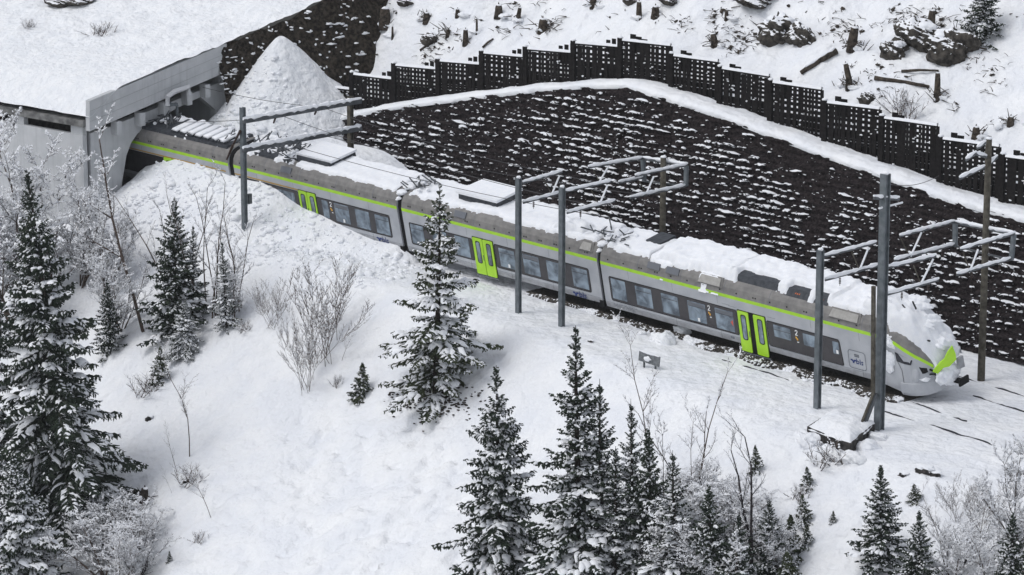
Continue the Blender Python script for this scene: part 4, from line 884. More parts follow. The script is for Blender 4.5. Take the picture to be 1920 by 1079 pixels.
b.build('post', M['steeld'], sb); b = MB(); snowbar(b, ctr-dsg*.6+[0, 0, .22], ctr+dsg*.6+[0, 0, .22], .08, 0, 1); V_, f_ = blob(ctr+[-.1, -.06, -.02], (.22, .05, .14), 3, 1, .4); b.add(V_, f_); b.build('snow_cap', M['snow_fine'], sb)

# ---------------------------------------------------------------- railing between train and wall
RL = thing('trackside_railing', (0, 5.6, 0), 'dark low railing with grey posts between the train and the stone wall', 'railing')
for yy in (0, 14, 27):
    b = MB(); A_, B_ = pv(672, 318+yy*.8, 5.6), pv(1300, 512+yy, 5.6); b.bar(A_, B_, .10, .26 if yy else .12); b.build('rail', M['block'], RL)
for k in range(17):
    x = 690+k*36; y = 322+(x-672)*.309; A_ = pv(x, y, 5.55); MB().bar(A_+[0, 0, .12], A_-[0, 0, 2.2], .10, .10).build('post', M['concrete_dark'] if k % 4 == 1 else M['pole'], RL)

# ---------------------------------------------------------------- hillside debris: boulders, stumps, logs, brush
def boulder(x, y, rx, rz, label, seed, snow=True):
    p = gp(x, y); k = px_m(p); R_ = np.array([rx/k, rx/k*.8, rz/k])
    t = thing('boulder', p, label, 'boulder'); V_, f_ = blob((0, 0, R_[2]*.25), R_, seed, 4, .32); nr = V_/np.linalg.norm(V_, axis=1)[:, None]; V_ = V_+nr*(.22*np.abs(fbm(V_[:, 0]*1.3+V_[:, 1], V_[:, 2]*1.6-V_[:, 1]*.7, 1.4, 4, seed))+.10*fbm(V_[:, 0]*4, V_[:, 2]*4+V_[:, 1]*3, 1, 2, seed+3))[:, None]*min(1, R_[2]*1.6)
    f_ = np.array(f_); n = np.cross(V_[f_[:, 1]]-V_[f_[:, 0]], V_[f_[:, 2]]-V_[f_[:, 0]]); n /= np.linalg.norm(n, axis=1)[:, None]
    c_ = V_[f_].mean(1); mi = ((n[:, 2]+.35*fbm(c_[:, 0]*1.2, c_[:, 1]*1.2, 1.5, 2, seed+5) > .74)).astype(int)
    link('rock', mesh('rock', V_, f_, [M['rock'], M['snow_fine']], mi, True), t)
    if snow:
        b = MB()
        for j in range(4): V2, f2 = blob((rng.uniform(-.5, .5)*R_[0], rng.uniform(-.2, .5)*R_[1], R_[2]*1.05), (R_[0]*.4, R_[1]*.4, R_[2]*.28), seed+j, 2, .3); b.add(V2, f2)
        link('snow_cap', b.me('snow_cap', M['snow_fine'], None, True), t)
for i, a in enumerate([(1462, 68, 36, 26, 'grey brown boulder with snow patches above the middle of the fence'), (1500, 78, 26, 22, 'boulder touching the right side of the mid-hill boulder'), (1728, 84, 46, 32, 'left part of the large dark outcrop below the small spruce at top'), (1785, 98, 46, 30, 'right part of the large dark outcrop at the foot of the small spruce'), (1676, 104, 26, 20, 'smaller round boulder below left of the large outcrop'), (1625, 190, 14, 12, 'small mossy boulder just behind the fence beside the curved stump'), (806, 76, 16, 10, 'small snow topped boulder behind the left half of the fence'), (1412, 5, 40, 16, 'dark boulder cut by the top edge of the picture'), (1255, 3, 20, 10, 'dark boulder at the top edge left of another'), (1180, 200-195, 12, 8, 'small rock at the top edge above the fence peak'), (760, 6, 18, 8, 'low rock at the top edge above the snow cone'), (130, 2, 46, 12, 'wide dark rock at the top edge above the gallery roof')]):
    boulder(*a[:4], a[4], 11+i*3)
def stump(x, y, w_, h, label, lean=0, seed=0, brush=0):
    p = gp(x, y); k = px_m(p); r = w_/2/k; H = h/k; t = thing('tree_stump', p, label, 'tree stump', 'stumps on the hillside')
    b = MB(); L = lean/k; b.tube([(0, 0, -.2), (L*.2, -L*.1, H*.4), (L*.7, -L*.1, H*.75), (L, -L*.1, H)], [r*1.4, r*1.05, r*.95, r*.8], 9); b.prism([(L-r*.5, 0, H*.97), (L+r*.2, 0, H*.97), (L-r*.1, 0, H+r*.9)], (0, .05, 0))
    link('trunk', b.me('trunk', M['stump'], None, True), t)
    b = MB(); rr = random.Random(seed)
    V_, f_ = blob((L, .05, H+.02), (r*.7, r*.7, r*.35), seed, 1, .2); b.add(V_, f_)
    for j in range(5): V_, f_ = blob((rr.uniform(-.6, .6), rr.uniform(-.1, .6), .05), (rr.uniform(.15, .4), .25, rr.uniform(.08, .2)), seed+j, 2, .3); b.add(V_, f_)
    setp(link('snow', b.me('snow', M['snow_fine'], None, True), t), kind='stuff')
    if brush:
        b = MB()
        for j in range(int(26*brush)):
            a_ = rr.uniform(0, 6.3); q_ = np.array((rr.gauss(0, .35*brush), rr.gauss(0, .25), rr.uniform(0, .35))); b.tube([q_, q_+[rr.uniform(-.6, .6), rr.uniform(-.4, .3), rr.uniform(-.15, .45)]], [.03, .012], 4, 0)
        o = link('root_tangle', b.me('root_tangle', M['stump'], None), t)
sts = [(873, 84, 10, 26, 'thin pale stump above the third fence bay from the left'), (894, 63, 4, 26, 'very thin dead stake right of the pale stump'), (736, 72, 4, 20, 'thin stick near the dark rubble edge'), (722, 50, 20, 32, 'broad brown stump at the dark rubble edge', 0, .8), (800, 40, 12, 14, 'short stump with spiky roots near the top left of the hill', 0, .9), (935, 30, 14, 18, 'rounded stump high above the fence'), (972, 40, 8, 24, 'slim leaning stump below the top edge', 4), (1018, 58, 16, 20, 'low stump with a spread of dark roots above the fence', 0, 1.1), (1198, 36, 10, 30, 'cut brown stump near the top above the fence peak'), (1229, 30, 14, 16, 'low dark stump right of the cut brown one'), (1112, 12, 10, 24, 'stump touching the top edge with leafy twigs', 0, .6), (1340, 88, 12, 22, 'dark broken stump behind the right fence bays', -5, .7), (1598, 92, 17, 38, 'large split stump with a snowy root tangle', 5, 1.6), (1592, 165, 11, 42, 'curved peeling stump just behind the fence', -10, 1.0), (1757, 188, 11, 48, 'upright bare snag on a dark root mound', 0, 1.0), (1745, 60, 14, 38, 'stump standing on top of the large dark outcrop', 3, 1.2), (1362, 36, 7, 16, 'small stump between the top boulders'), (858, 30, 8, 10, 'tiny stump among brush near the top'), (1805, 60, 8, 10, 'tiny stump under the small spruce at top'), (1895, 235, 12, 14, 'low dark stump near the right end of the hillside', 0, .8), (1830, 258, 14, 18, 'dark stump right behind the right fence bays', 0, .6), (1700, 55, 8, 14, 'short stump left of the large outcrop', 0, .9), (1875, 240, 6, 8, 'tiny stump beside the low dark one at far right'), (645, 20, 10, 10, 'low stump on the dark rubble edge near the top', 0, .4), (840, 66, 8, 10, 'short root stump beside the small snow topped boulder', 0, .9)]
for i, a in enumerate(sts): stump(a[0], a[1], a[2], a[3], a[4], a[5] if len(a) > 5 else 0, 7*i, a[6] if len(a) > 6 else (.35 if i % 3 == 0 else 0))
def log(x0, y0, x1, y1, w_, label):
    a_, c_ = gp(x0, y0), gp(x1, y1); k = px_m(a_); r = w_/2/k; a_[2] += r; c_[2] += r; t = thing('fallen_log', a_-[0, 0, r], label, 'log', 'fallen logs')
    b = MB(); mid = (a_+c_)/2+[0, 0, .05]; b.tube([a_, mid, c_], [r*1.1, r, r*.7], 8); b.build('trunk', M['stump'], t, True)
    b = MB(); snowbar(b, a_*.95+c_*.05+[0, .03, r*.7], a_*.1+c_*.9+[0, .03, r*.7], r*.9, 0, int(x0)); b.build('snow', M['snow_fine'], t, True)
for a in [(1568, 103, 1502, 143, 12, 'dark fallen log pointing down toward the fence'), (1640, 152, 1742, 168, 8, 'long thin log lying across behind the fence'), (1690, 138, 1760, 136, 5, 'thin upper log beside the bare snag'), (788, 98, 812, 84, 4, 'short pale branch among the brush left'), (1740, 45, 1690, 60, 4, 'thin branch lying left of the large outcrop'), (1815, 92, 1850, 95, 4, 'short branch lying right of the large outcrop'), (905, 92, 925, 75, 4, 'short log close behind the left fence bays')]: log(*a)
# twiggy debris scattered on the clearing (countless)
b = MB(); rr = random.Random(12)
def brushpile(x, y, n, spread, h=.35):
    p = gp(x, y)
    for j in range(n):
        q_ = p+[rr.gauss(0, spread), rr.gauss(0, spread), 0]; q_[2] = float(land_h(q_[0], q_[1]))+rr.uniform(0, .1)
        a_ = rr.uniform(0, 6.28); l = rr.uniform(.12, .5)*rr.choice([1, 1, 1.8]); e_ = q_+[l*math.cos(a_), l*math.sin(a_), rr.uniform(-.12, h*.7)]; b.tube([q_, (q_+e_)/2+[rr.gauss(0, .06), rr.gauss(0, .06), rr.uniform(0, .08)], e_], [rr.uniform(.012, .04), .016, .006], 3)
        if rr.random() < .12:
            V_, f_ = blob(q_+[0, 0, .03], (rr.uniform(.04, .14), rr.uniform(.04, .12), rr.uniform(.03, .08)), j, 1, .9); b.add(V_, f_, 0)
for i in range(95):
    x = rr.uniform(640, 1920); yl = np.interp(x, [640, 1165, 1260, 1885], [120, 60, 75, 265]); y = rr.uniform(0, yl*.97)
    if fbm(x, y, .012, 2, 5) > -.12: brushpile(x, y, rr.randint(2, 10), rr.uniform(.1, .45))
for x, y in ((830, 95), (815, 90), (1385, 85), (1400, 75), (1600, 60), (1650, 130), (1760, 40), (1830, 110), (1700, 40), (1030, 55), (1560, 60), (1860, 150)): brushpile(x, y, 30, .5)
setp(b.build('brushwood', M['stump']), kind='stuff')
# dark litter showing under the main spruce
b = MB()
for j in range(420):
    x = rr.gauss(812, 40); y = rr.gauss(745, 18)
    if y < 722: continue
    p = gp(x, y); V_, f_ = blob(p+[0, 0, .01], (rr.uniform(.03, .10), rr.uniform(.03, .10), .03), j, 1, .6); b.add(V_, f_)
setp(b.build('needle_litter', M['bark']), kind='stuff')

# ---------------------------------------------------------------- spruces
def spruce_mesh(seed, H, R, snow=.6, dens=1., droop=.5, irregular=.25, whorl=.30, needle=M['needle'], bare=.04, tuft=1.0, lowskirt=False):
    r = np.random.default_rng(seed)
    sv, sf = [], []; NV, NF = [], []; nb = 0
    tv = MB(); nh = int(H/whorl); tr = .011*H+.02
    tv.tube([(0, 0, -.6)]+[(r.normal(0, .012)*H*.3, r.normal(0, .012)*H*.3, H*t) for t in (.25, .5, .75)]+[(0, 0, H*1.0)], [tr*1.4, tr, tr*.75, tr*.42, .012], 7)
    z = bare*H; segs = 7; t = np.linspace(0, 1, segs+1)
    S0, S1, WD, ND = [], [], [], []       # needle strips: start, end, width
    snowpads = []
    while z < H*.985:
        q = z/H; prof = np.interp(q, [0, .1, .3, .6, .85, 1], [.95, 1.0, .80, .46, .17, .02])
        if lowskirt and q < .18: prof *= .75
        Lb = R*prof*(.72+.28*min(1, (q+.06)/.14)); nbk = max(3, int(r.integers(5, 8)*dens)); a0 = r.uniform(0, 6.28)
        lay = 1+irregular*r.normal(0, .35)
        for k in range(nbk):
            az = a0+2*math.pi*k/nbk+r.normal(0, .18); L = max(.12, Lb*lay*(1+irregular*r.normal(0, .55))); L = min(L, Lb*1.35)
            el = np.interp(q, [0, .35, .7, 1], [-.30, -.12, .22, .95])+r.normal(0, .08); dr = droop*np.interp(q, [0, .5, 1], [1.0, .8, .1])*(.8+.4*r.random())
            zz = z+r.normal(0, whorl*.3); hd = np.array([math.cos(az), math.sin(az)])
            s = t*L; drop = -dr*.36*L*(t**1.7)+.13*L*t**3.2; hz = zz+s*math.sin(el)+drop; hr = s*math.cos(el)
            P = np.stack([hd[0]*hr, hd[1]*hr, hz], -1)
            tv.tube([P[0], P[3], P[6]], [.008+.006*L, .006+.003*L, .004], 3, 0, False)
            ns = max(3, int(L/.10)); tt = np.linspace(.10, 1, ns); base = np.stack([np.interp(tt, t, P[:, c]) for c in range(3)], -1)
            side = np.array([-hd[1], hd[0], 0]); fwd = np.array([hd[0], hd[1], 0])
            for sg in (-1, 1):
                ln = (L*.34*(1.05-tt)**.75+.06+.04*min(1, L))*np.clip(tt/.25, .35, 1)*r.uniform(.65, 1.2, ns)*tuft; ang = r.normal(.95, .2, ns)
                d = side[None]*sg*np.sin(ang)[:, None]+fwd[None]*np.cos(ang)[:, None]; d[:, 2] = -.30-.25*droop*r.random(ns)+.12*r.normal(0, 1, ns)
                d /= np.linalg.norm(d, axis=1)[:, None]; S0.append(base); S1.append(base+d*ln[:, None]); WD.append(np.full(ns, .042)*r.uniform(.8, 1.4, ns)); ND.append(np.zeros(ns))
                # second order
                m2 = ln > .23
                if m2.any():
                    for fr2 in (.25, .45, .65, .85):
                        b2 = base[m2]+d[m2]*(ln[m2]*fr2)[:, None]; d2 = d[m2]+fwd[None]*r.uniform(.4, 1.1, m2.sum())[:, None]+side[None]*sg*r.normal(0, .4, m2.sum())[:, None]; d2[:, 2] -= .25
                        d2 /= np.linalg.norm(d2, axis=1)[:, None]; S0.append(b2); S1.append(b2+d2*(ln[m2]*.42*(1.2-fr2))[:, None]+0); WD.append(np.full(m2.sum(), .038)); ND.append(np.zeros(m2.sum()))
                        # hanging curtain twigs
                    b3 = base[m2]+d[m2]*(ln[m2]*r.uniform(.2, .8, m2.sum()))[:, None]; d3 = r.normal(0, .25, (m2.sum(), 3)); d3[:, 2] = -1; S0.append(b3); S1.append(b3+d3*(.10+.14*droop)); WD.append(np.full(m2.sum(), .05)); ND.append(np.zeros(m2.sum()))
                # snow on side twigs
                pick = (r.random(ns) < snow*.9) & (ln > .12)
                for i in np.nonzero(pick)[0]:
                    f0, f1 = r.uniform(.0, .35), r.uniform(.55, 1.0); snowpads.append((base[i]+d[i]*ln[i]*f0, base[i]+d[i]*ln[i]*f1, .030+.022*r.random()+.04*min(1, ln[i]), .5))
            S0.append(P[:-1]); S1.append(P[1:]); WD.append(np.full(segs, .09)); ND.append(np.zeros(segs))
            if r.random() < snow*1.25:
                f0 = r.uniform(.08, .45); f1 = min(1.0, f0+r.uniform(.25, .65)); npd = 1 if L < 1 else 2
                for j in range(npd):
                    g0 = f0+(f1-f0)*j/npd; g1 = f0+(f1-f0)*(j+.96)/npd
                    A_ = np.array([np.interp(g0, t, P[:, c]) for c in range(3)]); B_ = np.array([np.interp(g1, t, P[:, c]) for c in range(3)]); off = side*r.normal(0, .06*L)
                    nf_ = 1+int(min(3, L*1.3)*r.uniform(.6, 1.3)); bw = min(.15, .05+.045*L)
                    for q_ in range(nf_):
                        o_ = side*(q_-(nf_-1)/2)*bw*1.25+side*r.normal(0, .02); e_ = side*r.normal(0, .12*L*.5)+np.array([0, 0, -r.uniform(0, .10)*L*.5])
                        sh = fwd*r.uniform(-.12, .12)*L*.5; snowpads.append((A_+off+o_+sh, B_+off+o_+sh+e_, bw*r.uniform(.6, 1.25), 1))
        z += whorl*r.uniform(.6, 1.5)*np.interp(q, [0, 1], [1.25, .65])
    # leader
    S0.append(np.array([[0, 0, H*.9]])); S1.append(np.array([[0, 0, H]])); WD.append(np.array([.05])); ND.append(np.zeros(1))
    S0 = np.concatenate(S0); S1 = np.concatenate(S1); WD = np.concatenate(WD); n = len(S0)
    D = S1-S0; Ln = np.linalg.norm(D, axis=1)+1e-6; D /= Ln[:, None]; up = np.array([0, 0, 1.])+r.normal(0, .5, (n, 3)); Sd = np.cross(D, up); Sd /= np.linalg.norm(Sd, axis=1)[:, None]; Nn = np.cross(Sd, D)
    mid = S0+D*(Ln*.45)[:, None]
    wv = WD[:, None]
    V = np.stack([S0, mid+Sd*wv, S1, mid-Sd*wv, S0, mid+Nn*wv*.8, S1, mid-Nn*wv*.8], 1).reshape(-1, 3); b = np.arange(n)[:, None]*8
    Fq = np.concatenate([b+[0, 1, 2, 3], b+[4, 5, 6, 7]])
    me_n = mesh('needles', V, Fq, needle)
    # snow pads : lumpy half tubes
    A_ = np.array([p[0] for p in snowpads]); B_ = np.array([p[1] for p in snowpads]); Wp = np.array([p[2] for p in snowpads]); m = len(A_)
    K = 4; C5 = 4; tt = np.linspace(0, 1, K); d = B_-A_; Ls = np.linalg.norm(d, axis=1)[:, None]+1e-6; dn = d/Ls; sagp = np.array([-.10, .03, .03, -.14]); sd_ = np.cross(dn, [0, 0, 1.]); sd_ /= np.linalg.norm(sd_, axis=1)[:, None]+1e-6; un = np.cross(sd_, dn)
    env = np.array([.3, 1.0, 1.05, .3])[None]*r.uniform(.65, 1.3, (m, K)); lat = r.normal(0, .35, (m, K))*Wp[:, None]
    th = np.linspace(0, math.pi, C5); cx = np.cos(th)*1.0; cz = np.sin(th)*.72-.12
    Vs = (A_[:, None, None]+d[:, None, None]*tt[None, :, None, None]+sd_[:, None, None]*(lat[:, :, None]+(Wp[:, None]*env)[:, :, None]*cx[None, None])[..., None]+un[:, None, None]*((Wp[:, None]*env)[:, :, None]*cz[None, None]+.02)[..., None])
    Vs[..., 2] += r.normal(0, .014, Vs.shape[:3])+(Ls*sagp[None])[:, :, None]*.8
    b = np.arange(m)[:, None, None]*(K*C5)+np.arange(K-1)[None, :, None]*C5+np.arange(C5-1)[None, None]
    Fs = np.stack([b, b+C5, b+C5+1, b+1], -1).reshape(-1, 4)
    me_s = mesh('bough_snow', Vs.reshape(-1, 3), Fs, M['snow_fine'], smooth=True)
    me_t = tv.me('trunk', M['bark'])
    return me_t, me_n, me_s
SPR = {}
def spruce(variant, xb, yb, yt, label, rz=0, xt=None, group='spruces', wscale=1.0, cat='spruce tree'):
    H0, ms = SPR[variant]; p = gp(xb, yb); H = (yb-yt)/px_m(p); s_ = H/H0; lean = 0
    p[2] -= .1
    if xt is not None: lean = math.atan2((xt-xb), (yb-yt))
    t = thing('spruce_tree', p, label, cat, group, rz, 1); t.scale = (s_*wscale, s_*wscale, s_)
    # lean in the picture plane
    axis = Vector((CF[0], CF[1], 0)).normalized(); t.rotation_mode = 'QUATERNION'
    t.rotation_quaternion = Matrix.Rotation(lean, 4, axis).to_quaternion() @ Matrix.Rotation(rz, 4, 'Z').to_quaternion()
    for nm, me in zip(('trunk', 'crown', 'bough_snow'), ms):
        o = link(nm, me, t)
        if nm != 'trunk': setp(o, kind='stuff')
    return t
def defspr(k, H, R, **kw): SPR[k] = (H, spruce_mesh(k*13+5, H, R, **kw))
defspr(1, 17.5, 3.9, snow=.38, droop=.95, whorl=.42, dens=1.15, irregular=.4)                 # big old spruce
defspr(2, 10.4, 2.95, snow=.68, droop=.6, whorl=.42, dens=.85, irregular=.55, needle=M['needle2'], bare=.06, lowskirt=True)   # open fir by the train
defspr(3, 11.0, 3.0, snow=.6, droop=.75, whorl=.38, irregular=.35)                            # dense snowy
defspr(4, 13.0, 2.7, snow=.55, droop=.35, whorl=.34, irregular=.45, dens=1.0, tuft=.8)        # slim frosty
defspr(5, 7.0, 2.0, snow=.36, droop=.25, whorl=.22, irregular=.45, tuft=.85)                   # dark young spruce
defspr(6, 2.2, .75, snow=.45, droop=.3, whorl=.13, irregular=.45, tuft=1.2, needle=M['needle2'])   # sapling
defspr(8, 12.0, 2.4, snow=.6, droop=.25, whorl=.30, irregular=.6, dens=.8, tuft=.75)
defspr(9, 16.0, 3.4, snow=.6, droop=1.1, whorl=.40, irregular=.5, dens=1.0)
defspr(7, 8.5, 3.4, snow=1.0, droop=.9, whorl=.26, dens=1.1, irregular=.3, tuft=1.1)        # heavy laden
L_ = [
 (8, 1268, 1160, 838, 'thin frosted spruce rising inside the tangle, left one', 2.9, 1258, 1.2),
 (5, 1330, 1165, 905, 'dark spruce sunk in the middle of the frosted tangle', 1.9, 1326, 1.0),
 (8, 1150, 1165, 830, 'low spruce filling the gap between the slim and the dark spruces', .9, 1152, 1.3),
 (5, 1380, 1170, 960, 'dark low spruce at the bottom edge under the forked tree', 3.9, 1382, 1.0),
 (1, 128, 985, 318, 'tallest spruce at the left edge with heavy drooping boughs', .3, 74, 1.0),
 (7, 40, 1165, 845, 'snow laden spruce in the bottom left corner', 1.1, 38, 1.0),
 (9, -22, 1010, 455, 'spruce cut by the left edge beside the tallest spruce', 2.2, 2, .85),
 (5, 328, 620, 372, 'dark young spruce, left of the group below the gallery portal', .5, 333, .95),
 (8, 425, 615, 448, 'young spruce, right of the group below the gallery portal', 2.5, 419, .9),
 (8, 362, 600, 418, 'young spruce in the middle of the group below the gallery portal', 3.9, 366, .9),
 (7, 345, 662, 560, 'small dense spruce bowed under a snowy branch', 1.5, 350, .95),
 (6, 300, 716, 648, 'sapling spruce alone right of the tallest spruce', .4, 302, .8),
 (2, 818, 735, 352, 'open snowy spruce standing right in front of the train', .9, 826, 1.1),
 (3, 934, 1125, 680, 'evenly snowy spruce standing alone at bottom centre', .2, 931, 1.0),
 (4, 1084, 1170, 606, 'tall slim spruce right of the evenly snowy one', 1.3, 1077, 1.15),
 (8, 1130, 1150, 705, 'slim spruce pressed against the right side of the tall slim one', 3.3, 1122, .95),
 (8, 1190, 1120, 742, 'dark spruce behind the frosted bushes at bottom', 4.2, 1180, .9),
 (5, 1222, 1130, 800, 'dark narrow spruce beneath the bare tree at bottom', 1.2, 1212, .8),
 (6, 677, 742, 678, 'lone sapling spruce on the slope left of the open snowy spruce', 2.1, 680, 1.0),
 (5, 1652, 1062, 868, 'dark green spruce below the foundation block', 2.9, 1647, 1.05),
 (5, 1724, 1150, 952, 'spruce right of the dark green one at bottom right', .1, 1718, 1.0),
 (5, 1895, 1150, 955, 'snow dusted spruce in the bottom right corner', 1.9, 1893, .95),
 (6, 1418, 884, 832, 'tiny spruce peeking from behind the bare forked tree', 1.2, 1415, .8),
 (6, 1515, 908, 872, 'low tuft of spruce uppermost in the row of saplings', 2.2, 1512, 1.1),
 (6, 1508, 978, 922, 'sapling spruce in the middle of the row of saplings', 3.2, 1503, .9),
 (6, 1484, 1050, 962, 'largest sapling spruce of the sloping row', 4.2, 1481, .9),
 (6, 1514, 1022, 980, 'short round sapling at the right end of the row', 5.2, 1513, 1.0),
 (5, 1444, 1085, 932, 'bushy young spruce behind the row of saplings', .7, 1440, 1.1),
 (6, 1562, 980, 955, 'tiniest sapling alone in the snow right of the row', .3, 1562, 1.0),
 (6, 1476, 1110, 1030, 'sapling spruce at the bottom edge below the row', 1.3, 1474, 1.1),
 (6, 1716, 938, 905, 'small green tuft of spruce below the dark rock gap', 2.6, 1713, 1.4),
 (5, 1838, 72, -70, 'small spruce on the outcrop cut by the top edge', 2.0, 1846, 1.1),
 (6, 318, 1052, 1030, 'tiny seedling spruce at the bottom left', 1.0, 318, .8),
 (5, 205, 660, 520, 'slim dark spruce half hidden behind the leaning birch', 1.0, 205, .8),
 (5, 60, 640, 420, 'shadowed spruce behind the tallest spruce near the left edge', 4.0, 60, .9),
]
for a in L_: spruce(a[0], a[1], a[2], a[3], a[4], a[5], a[6], wscale=a[7])

# thin winter air over the whole place
bpy_v = []
lo = np.array((-165., -165., -104.)); hi_ = np.array((225., 205., 150.))
b = MB(); b.box((lo+hi_)/2, hi_-lo); hz = link('haze', b.me('haze', []) if False else mesh('haze', b.V, b.Fc, []), None); setp(hz, kind='stuff')
hm = bpy.data.materials.new('thin_winter_air'); hm.use_nodes = True; hm.node_tree.nodes.clear(); vo_ = hm.node_tree.nodes.new('ShaderNodeVolumePrincipled'); ho = hm.node_tree.nodes.new('ShaderNodeOutputMaterial')
vo_.inputs['Density'].default_value = HAZE; vo_.inputs['Color'].default_value = (.93, .96, 1, 1); hm.node_tree.links.new(vo_.outputs[0], ho.inputs['Volume']); hz.data.materials.append(hm)

# ---------------------------------------------------------------- bare and frosted trees and shrubs
def twig_mesh(seed, kind):
    """kind: dict H, n stems, spread, depth, frost (0-1), r0, kids, curve"""
    r = random.Random(seed); V = []; Fq = []; SV_, SF = [], []
    frost = kind['frost']
    def seg(p, q, r0, r1, snow):
        d = q-p; l = np.linalg.norm(d)+1e-6; d = d/l; a = np.cross(d, (0, 0, 1.) if abs(d[2]) < .95 else (1., 0, 0)); a /= np.linalg.norm(a)+1e-9; b_ = np.cross(d, a)
        n = 4 if r0 > .03 else 3; b0 = len(V)
        for c, rr in ((p, r0), (q, r1)):
            for k in range(n): t = 6.2832*k/n; V.append(c+rr*(a*math.cos(t)+b_*math.sin(t)))
        for k in range(n): Fq.append((b0+k, b0+(k+1) % n, b0+n+(k+1) % n, b0+n+k))
        if snow:
            w_ = max(r0*.9, .018)*r.uniform(.9, 1.7)*(1+frost*.35); b1 = len(SV_)
            hs_ = np.cross(d, (0, 0, 1.)); nn = np.linalg.norm(hs_); hs_ = hs_/nn if nn > .1 else np.array([1., 0, 0])
            f0, f1 = r.uniform(0, .3), r.uniform(.7, 1.05)
            for c, k in ((p+(q-p)*f0, .6), (p+(q-p)*(f0+f1)/2, 1.15), (p+(q-p)*f1, .5)):
                w2 = w_*k*r.uniform(.7, 1.3)
                SV_.extend([c+hs_*w2+[0, 0, r0*.3], c+[0, 0, r0*.6+w2*1.15], c-hs_*w2+[0, 0, r0*.3]])
            for k in range(2):
                o = b1+3*k; SF.extend([(o, o+1, o+4, o+3), (o+1, o+2, o+5, o+4)])
    def grow(p, d, L, rad, lev):
        ns = 5 if lev == 0 else (4 if lev == 1 else 3); pts = [p]; q = p; dd = d
        for i in range(ns):
            dd = dd+np.array([r.gauss(0, kind['wob']), r.gauss(0, kind['wob']), r.gauss(0, kind['wob']*.6)+kind['up']*(1 if lev else .3)]); 
            if lev >= 2: dd[2] -= frost*.10
            dd = dd/np.linalg.norm(dd); q2 = q+dd*L/ns; r0 = rad*(1-i/ns*.65); r1 = rad*(1-(i+1)/ns*.65); seg(q, q2, r0, r1, r.random() < frost*(1.0 if abs(dd[2]) < .85 or lev > 1 else .3)); q = q2; pts.append(q)
            if lev < kind['depth']:
                nk = kind['kids'][lev]; f = (i+1)/ns
                if f > kind['clear'] or lev > 0:
                    for k in range(nk if r.random() < .8 else nk-1):
                        a_ = r.uniform(0, 6.28); perp = np.array([math.cos(a_), math.sin(a_), r.uniform(-.2, .35)]); sp = kind['ang']
                        nd = dd*math.cos(sp)+perp*math.sin(sp); nd /= np.linalg.norm(nd); grow(q, nd, L*kind['ratio']*r.uniform(.55, 1.1)*(1.15-.5*f if lev == 0 else 1), max(.0055, r1*.55), lev+1)
    for s_ in range(kind['n']):
        a_ = r.uniform(0, 6.28); sp = kind['spread']*r.uniform(.3, 1); d = np.array([math.sin(sp)*math.cos(a_), math.sin(sp)*math.sin(a_), math.cos(sp)])
        grow(np.array([r.gauss(0, .05)*kind['n']**.5, r.gauss(0, .05)*kind['n']**.5, -.15]), d, kind['H']*r.uniform(.75, 1.05), kind['r0'], 0)
    me = mesh('branches', np.array(V), Fq, kind['m']); ms = mesh('branch_snow', np.array(SV_), SF, M['snow_fine'], smooth=True) if SV_ else None
    return me, ms
K0 = dict(H=1., n=1, spread=.1, depth=2, frost=.3, r0=.03, kids=[2, 2, 1], wob=.10, up=.06, ang=.75, ratio=.4, clear=.25, m=M['twig'])
def kd(**k): d = dict(K0); d.update(k); return d
TW_ = {}
def deft(name, cnt, **k):
    for i in range(cnt): TW_[(name, i)] = (k.get('H', 1.), twig_mesh(hash_(name)+i*31, kd(**k)))
def hash_(s): return sum(ord(c)*(i+3) for i, c in enumerate(s))
deft('birch', 1, H=10., r0=.13, depth=3, frost=.8, kids=[3, 3, 3], ang=.95, ratio=.27, wob=.07, up=.05, clear=.35)
deft('frosted', 2, H=4.2, n=5, spread=.5, r0=.045, depth=3, frost=.72, kids=[3, 3, 2], ratio=.36, ang=.8, clear=.15)
deft('tangle', 2, H=3.0, n=6, spread=.95, r0=.05, depth=3, frost=.62, kids=[3, 2, 2], ratio=.42, ang=.9, clear=.1, up=-.03)
deft('shrub', 3, H=3.2, n=14, spread=.62, r0=.011, depth=2, frost=.16, kids=[3, 3], ratio=.34, ang=.5, clear=.2, up=.10)
deft('thin', 3, H=5.5, n=1, spread=.05, r0=.035, depth=3, frost=.25, kids=[3, 2, 2], ratio=.30, ang=.7, clear=.3, up=.05)
deft('bare', 2, H=8., n=2, spread=.10, r0=.07, depth=3, frost=.22, kids=[2, 2, 2], ratio=.3, ang=.6, clear=.5, up=.10, wob=.09, m=M['twigd'])
deft('dead', 2, H=3.0, n=7, spread=.8, r0=.04, depth=3, frost=.32, kids=[3, 2, 2], ratio=.40, ang=.8, clear=.1, m=M['twigd'])
deft('slim', 2, H=7., n=3, spread=.10, r0=.045, depth=3, frost=.4, kids=[2, 2, 2], ratio=.24, ang=.6, clear=.2, up=.08)
deft('tuft', 2, H=.9, n=14, spread=.9, r0=.018, depth=1, frost=.5, kids=[2], ratio=.5, ang=.5, clear=.1)
